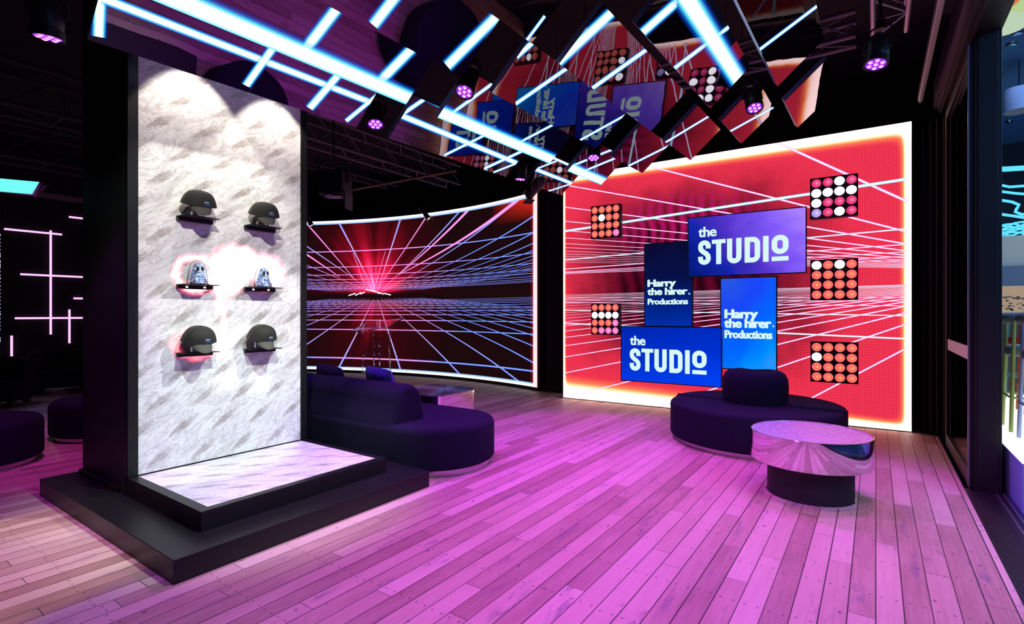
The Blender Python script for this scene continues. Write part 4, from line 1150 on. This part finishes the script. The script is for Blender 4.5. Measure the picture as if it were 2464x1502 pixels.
for i, (loc, aim, colr, en, ang) in enumerate(FIX):
    o = FX[i]
    o.location = loc; dvec = Vector(aim)-Vector(loc)
    if i == 1: dvec = Vector((.2, -1.0, -2.0))
    if i == 4: dvec = Vector((.5, -.9, -2.2))
    if i == 6: dvec = Vector((-.1, .05, -1.0))
    if i == 0: dvec = Vector((.3, -.25, -1.0))
    o.rotation_euler = dvec.to_track_quat('-Z', 'Y').to_euler()
    tag(o, flab[i], 'stage light', 'violet par lights under the ceiling')
    dv = (Vector(aim)-Vector(loc)).normalized()
    spot(Vector(loc)+dvec.normalized()*.03, Vector(loc)+dvec.normalized()*.03+dv, en, colr, ang, .45, .07)
    pp = Vector(loc)-dvec.normalized()*.34
    hb = MB().tube((0, 0, 0), (0, 0, max(.05, 3.86-pp.z)), .012).box(-.03, .03, -.03, .03, -.02, .05).build('hanging_clamp', M_BLACK)
    hb.location = pp; hb.parent = o
    hb.matrix_parent_inverse = (Matrix.Translation(o.location) @ o.rotation_euler.to_matrix().to_4x4()).inverted()
# profile lamp pair near the gap between the screens
def profile_light(loc, rot, label, s=1.0, col=None):
    o = empty('profile_spotlight', loc); o.rotation_euler = rot; o.scale = (s, s, s)
    MB().lathe([(.05, -.22), (.062, -.20), (.062, -.06), (.05, -.04), (.075, 0), (.085, .10), (.07, .20), (.03, .24), (.0001, .245)], 20).build('body', M_PLASTIC, o, smooth=True)
    MB().lathe([(.0001, -.222), (.045, -.222)], 20).build('lens', glow('warm_lamp_lens', col, 3) if col else M_CHROME, o)
    MB().path([(-.10, 0, .05), (-.10, 0, .22), (.10, 0, .22), (.10, 0, .05)], .008, 6).build('yoke', M_BLACK, o)
    for s_ in (-1, 1): MB().box(-.07, .07, s_*.075-.002, s_*.075+.002, -.30, -.18).build('barn_door', M_BLACK, o)
    tag(o, label, 'stage light', 'small profile spotlights'); return o
p = CAM+ray(1288, 452)*7.2; profile_light(p, (math.radians(70), 0, math.radians(60)), 'black profile spotlight with barn doors under the violet par light near the screens gap')
p = CAM+ray(1020, 510)*10.9; profile_light(p, (math.radians(35), 0, math.radians(-60)), 'small warm spotlight clipped to the top of the curved screen', .8, (1, .62, .36))
p = CAM+ray(741, 525)*11.6; profile_light(p, (math.radians(25), 0, math.radians(-40)), 'small warm spotlight above the curved screen beside the marble panel', .8, (1, .72, .5))
# big fresnel in the dark
p = CAM+ray(803, 440)*6.6
o = empty('fresnel_lantern', p, math.radians(30))
MB().box(-.17, .17, -.13, .20, -.16, .14).build('housing', M_PLASTIC, o, bevel=.02)
MB().lathe([(.0001, 0), (.12, 0), (.125, .02)], 24).build('lens', M_GLASS, o).location = (0, 0, -.18)
MB().path([(-.19, 0, 0), (-.19, 0, .22), (-.14, 0, .28), (.14, 0, .28), (.19, 0, .22), (.19, 0, 0)], .014, 8).build('yoke', simple('dim_painted_steel', (.05, .04, .06), .5, .3), o, smooth=True)
MB().box(.18, .20, -.12, .12, -.34, -.12).build('barn_door', simple('barn_door_steel', (.09, .07, .09), .5, .4), o)
MB().tube((0, 0, .26), (0, 0, 4.76-p.z), .012).build('drop_rod', M_BLACK, o)
tag(o, 'large black fresnel lantern hanging in the dark above the curved screen', 'stage light')

# ================================================================== TRUSSES
M_TR = simple('dull_truss_tube', (.16, .14, .15), .45, .7); M_TRB = simple('bright_truss_tube', (.34, .32, .40), .35, .8); M_TRD = simple('black_truss_tube', (.035, .03, .04), .5, .4)
def truss(p0, p1, w_, mat, label, step=.35, rc=.022, rl=.009):
    p0 = Vector(p0); p1 = Vector(p1); d = (p1-p0); L = d.length; d.normalize()
    sd = d.cross(Vector((0, 0, 1))).normalized(); o = empty('lighting_truss', p0)
    cs = [(sd*(a*w_/2)+Vector((0, 0, b*w_/2))) for a, b in ((-1, -1), (1, -1), (1, 1), (-1, 1))]
    for c in cs: MB().tube(c, c+d*L, rc, n=10).build('chord', mat, o, smooth=True)
    b = MB(); n = max(1, int(L/step))
    for i in range(n):
        for k in range(4):
            a_, c_ = (cs[k], cs[(k+1) % 4]) if i % 2 else (cs[(k+1) % 4], cs[k])
            b.tube(a_+d*(i*L/n), c_+d*((i+1)*L/n), rl, n=6, cap=False)
            if k in (0, 1): b.tube(cs[k]+d*(i*L/n), cs[(k+1) % 4]+d*(i*L/n), rl*.8, n=6, cap=False)
    b.build('lacing', mat, o)
    for t in (.15, .85):
        MB().tube(d*(L*t)+Vector((0, 0, w_/2)), d*(L*t)+Vector((0, 0, 4.76-p0.z)), .006, n=6).build('drop_rod', M_BLACK, o)
    tag(o, label, 'truss', 'lighting trusses under the ceiling')
truss((.10, 2.6, 4.02), (.10, 5.75, 4.02), .24, M_TRB, 'silver lighting truss at the upper right beside the door header')
truss((-5.0, 3.32, 4.02), (-.15, 3.32, 4.02), .22, M_TRD, 'black crosswise truss above the gap between front and middle mirror panels')
truss((-5.0, 5.72, 4.02), (-.15, 5.72, 4.02), .22, M_TR, 'crosswise truss above the gap between middle and rear mirror panels')
truss((-6.45, 3.2, 3.95), (-6.45, 7.3, 3.95), .34, M_TR, 'dim box truss in the dark before the curved screen')
truss((-7.9, 4.6, 4.1), (-8.0, 7.2, 4.1), .30, M_TRD, 'short dark truss deeper behind the box truss')
truss((-8.5, .2, 4.1), (-8.5, 4.0, 4.1), .5, M_TRD, 'dark truss in the upper left, nearer one', .6, .03, .014)
truss((-10.8, .4, 4.0), (-10.8, 4.6, 4.0), .5, M_TRD, 'dark truss in the upper left, farther one', .6, .03, .014)
p0 = CAM+ray(830, 460)*8.0; p1 = CAM+ray(1098, 410)*8.6
o = MB().tube((0, 0, 0), p1-p0, .022, n=10).build('scaffold_pipe', simple('olive_brass_pipe', (.22, .19, .08), .45, .5), None, smooth=True); o.location = p0
MB().tube((p1-p0)*.5, (p1-p0)*.5+Vector((0, 0, 4.76-((p0+p1)*.5).z)), .006, n=6).build('drop_rod', M_BLACK, o)
tag(o, 'single slanting pipe crossing under the dim box truss', 'pipe')
p = on_plane(1177, 434, (0, 0, 4.745), (0, 0, 1))
o = MB().lathe([(.07, 0), (.07, -.02), (.05, -.035), (.0001, -.037)][::-1], 24).build('smoke_detector', simple('white_plastic', (.7, .65, .66), .5), None, smooth=True); o.location = (p.x, p.y, 4.751)
tag(o, 'small round white smoke detector on the black ceiling above the curved screen', 'smoke detector')

# ================================================================== ROOM NEXT DOOR
struct(MB().box(.82, 7.2, -4, 14.2, -.1, -.004).build('floor_side', simple('deep_blue_floor', (.012, .03, .07), .25, 0, 8, .02)))
struct(MB().box(.92, 7.2, -4, 14.2, 4.8, 4.9).build('ceiling_side', simple('deep_blue_ceiling', (.03, .12, .40), .7, 0, 15, .1)))
struct(MB().box(7.2, 7.4, -4, 14.2, -.1, 4.9).build('wall_side', simple('dark_teal_wall', (.02, .06, .09), .7)))
struct(MB().box(.8, 7.4, 14.2, 14.4, -.1, 4.9).build('wall_far', simple('dark_navy_wall', (.012, .02, .05), .7)))
pt = empty('light_platform', (.845, 5.06, 0))
MB().box(0, 3.0, 0, 7.5, -.004, .34).build('platform_side', simple('pale_blue_laminate', (.30, .44, .85), .5), pt)
MB().box(.004, 2.996, .004, 7.496, .34, .36).build('light_top', Mat('glowing_platform_top').emit((.86, 1, .88), 1.3), pt)
tag(pt, 'low blue sided platform with a glowing white top beyond the door opening', 'platform')
def stool(x, y, frame, pad, label, z=.3605):
    o = empty('bar_stool', (x, y, z)); mf = frame
    for sx, sy in ((-.17, -.17), (.17, -.17), (.17, .17), (-.17, .17)):
        MB().tube((sx*1.1, sy*1.1, 0), (sx*.95, sy*.95, .98 if sx < 9 else .7), .015, n=10).build('leg', mf, o, smooth=True)
    MB().path([(-.185, -.185, .30), (.185, -.185, .30), (.185, .185, .30), (-.185, .185, .30)], .010, 8, True).build('foot_rail', mf, o, smooth=True)
    MB().soft(circ(0, 0, .20, n=28), .66, .76, .04, .03).build('seat', pad, o, smooth=True, sharp=0)
    MB().path([(a_, b_, 0) for a_, b_ in circ(0, 0, .21, n=28)], .010, 8, True).build('back_rail', mf, o, smooth=True)
    C.objects[-1].location = (0, 0, .97)
    pr_ = [(.19*math.cos(math.radians(a)), .19*math.sin(math.radians(a)), 1.0) for a in range(-190, 11, 10)]
    MB().path(pr_, .052, 12).build('backrest', pad, o, smooth=True, sharp=0)
    tag(o, label, 'bar stool', 'bar stools on the glowing platform')
M_GBOU = fabric('grey_boucle', (.42, .40, .42))
stool(1.16, 6.44, simple('olive_powder_coat', (.42, .45, .12), .4), M_GBOU, 'olive green framed bar stool with grey padded back beside the dark door post')
stool(1.17, 5.82, simple('lilac_powder_coat', (.50, .52, .85), .4), M_GBOU, 'lilac framed bar stool at the right edge of the picture')
stool(1.45, 7.6, simple('rust_powder_coat', (.55, .12, .04), .4), fabric('rust_pad', (.40, .05, .03)), 'rust red bar stool behind the olive framed one')
stool(1.5, 8.6, simple('teal_powder_coat', (.02, .25, .32), .4), fabric('red_pad', (.5, .04, .03)), 'red seated bar stool with teal legs farther back')
# beige display wall and planter
bw = empty('display_partition', (1.3, 10.6, 0.36))
MB().box(0, 2.2, 0, .12, 0, 2.2).build('partition_panel', simple('beige_board', (.62, .54, .44), .7, 0, 20, .1), bw)
MB().box(.12, .80, -.06, 0, .62, 1.75).build('frame', simple('grey_blue_frame', (.14, .17, .24), .5), bw)
MB().box(.18, .74, -.066, -.061, .66, 1.45).build('inset', Mat('warm_back_light').emit((.75, .55, .40), .5), bw)
tag(bw, 'beige display partition with a warm lit niche beyond the stools', 'partition')
pn = empty('planter', (1.55, 9.55, .36))
MB().box(-.5, .5, -.15, .15, 0, .95).build('trough', simple('dark_trough', (.04, .03, .03), .6), pn, bevel=.01)
random.seed(3); b = MB()
for i in range(160):
    a = random.random()*2*PI; x, y, z = random.uniform(-.45, .45), random.uniform(-.13, .13), random.uniform(.97, 1.28)
    s = random.uniform(.04, .08); t = Vector((math.cos(a), math.sin(a), random.uniform(-.2, .7))).normalized(); q = t.orthogonal().normalized()
    c = Vector((x, y, z)); b.add([c, c+t*s*.5+q*s*.3, c+t*s, c+t*s*.5-q*s*.3], [(0, 1, 2, 3)])
b.build('leaves', simple('brown_green_leaves', (.12, .10, .05), .7), pn)
tag(pn, 'dark planter box with a bushy brownish plant behind the bar stools', 'planter')
# neon squiggles
random.seed(11); M_CYN = glow('cyan_neon', (.10, .62, 1.0), 1.3)
def squig(pxs, t, label, r=.022):
    pts = [CAM+ray(a, b_)*t for a, b_ in pxs]; o = MB().path(pts, r, 8).build('neon_tube', M_CYN, None, smooth=True)
    tag(o, label, 'neon light', 'cyan neon tubes in the next room'); return o
squig([(2380, 408), (2420, 407), (2470, 404), (2530, 398)], 9.0, 'thick straight cyan neon tube highest in the next room', .045)
squig([(2385, 440), (2410, 446), (2430, 450), (2470, 447), (2530, 440)], 8.8, 'cyan neon tube second from the top beyond the door opening')
squig([(2385, 460), (2410, 461), (2440, 465), (2500, 470)], 8.6, 'cyan neon tube third from the top beyond the door opening')
squig([(2385, 482), (2410, 482), (2435, 486), (2452, 493), (2446, 503), (2443, 510), (2458, 516), (2490, 515)], 8.4, 'cyan neon tube with a hooked bend beyond the door opening')
squig([(2388, 498), (2403, 512), (2410, 516), (2440, 520), (2490, 528)], 8.2, 'cyan neon tube starting with a steep dip beyond the door opening')
random.seed(5)
b = MB()
for i in range(26):
    y0 = 545+i*3.4+random.uniform(-3, 3); t = 8.6+i*.02; pts = []
    for k in range(6):
        pts.append(CAM+ray(2380+k*20, y0+8*math.sin(k*.8+i*1.3)+random.uniform(-3, 3)-k*1.5)*t)
    b.path(pts, .016, 6)
o = b.build('neon_tangle', M_CYN, None, smooth=True); tag(o, 'dense tangle of thin cyan neon loops low under the next room ceiling', 'neon light', kind='stuff')
# pendant mushrooms
def mush(px, py, t, r, col, label):
    o = empty('pendant_lamp', CAM+ray(px, py)*t)
    MB().lathe([(.0001, 0), (r*.9, .0), (r, .02), (r*.95, .06), (r*.6, .12), (.02, .15)], 32).build('shade', Mat('pendant_glow').emit(col, .8), o, smooth=True)
    MB().tube((0, 0, .15), (0, 0, 4.8-o.location.z), .006, n=6).build('cord', M_BLACK, o)
    tag(o, label, 'pendant lamp', 'pendant lamps in the next room')
mush(2418, 70, 5.6, .20, (.62, .80, .58), 'lower pale mint disc pendant beyond the door opening')
mush(2430, 28, 5.8, .26, (.60, .78, .36), 'upper pale green disc pendant beyond the door opening')
mush(2412, 12, 5.4, .14, (.85, .25, .10), 'small orange pendant at the top of the door opening')
o = empty('drum_pendant', CAM+ray(2452, 268)*7.0)
MB().lathe([(.0001, 0), (.16, .0), (.16, .30)], 28).build('shade', simple('grey_blue_drum', (.22, .25, .42), .6), o, smooth=True)
MB().tube((0, 0, .30), (0, 0, 4.8-o.location.z), .006, n=6).build('cord', M_BLACK, o)
tag(o, 'grey blue drum pendant hanging in the next room', 'pendant lamp')
random.seed(2)
for i, (px, py) in enumerate(((2448, 77), (2434, 104), (2403, 180), (2428, 291), (2460, 238))):
    pz = on_plane(px, py, (0, 0, 4.8), (0, 0, 1))
    o = MB().lathe([(.0001, -.03), (.045, -.03), (.06, -.01), (.06, 0)], 20).build('downlight', M_CHROME, None, smooth=True); o.location = pz
    tag(o, ['chrome downlight highest on the blue ceiling next door', 'chrome downlight just under the highest one next door', 'chrome downlight beside the dark door post',
            'chrome downlight lowest on the next room ceiling', 'chrome downlight beside the drum pendant'][i], 'downlight', 'downlights in the next room')
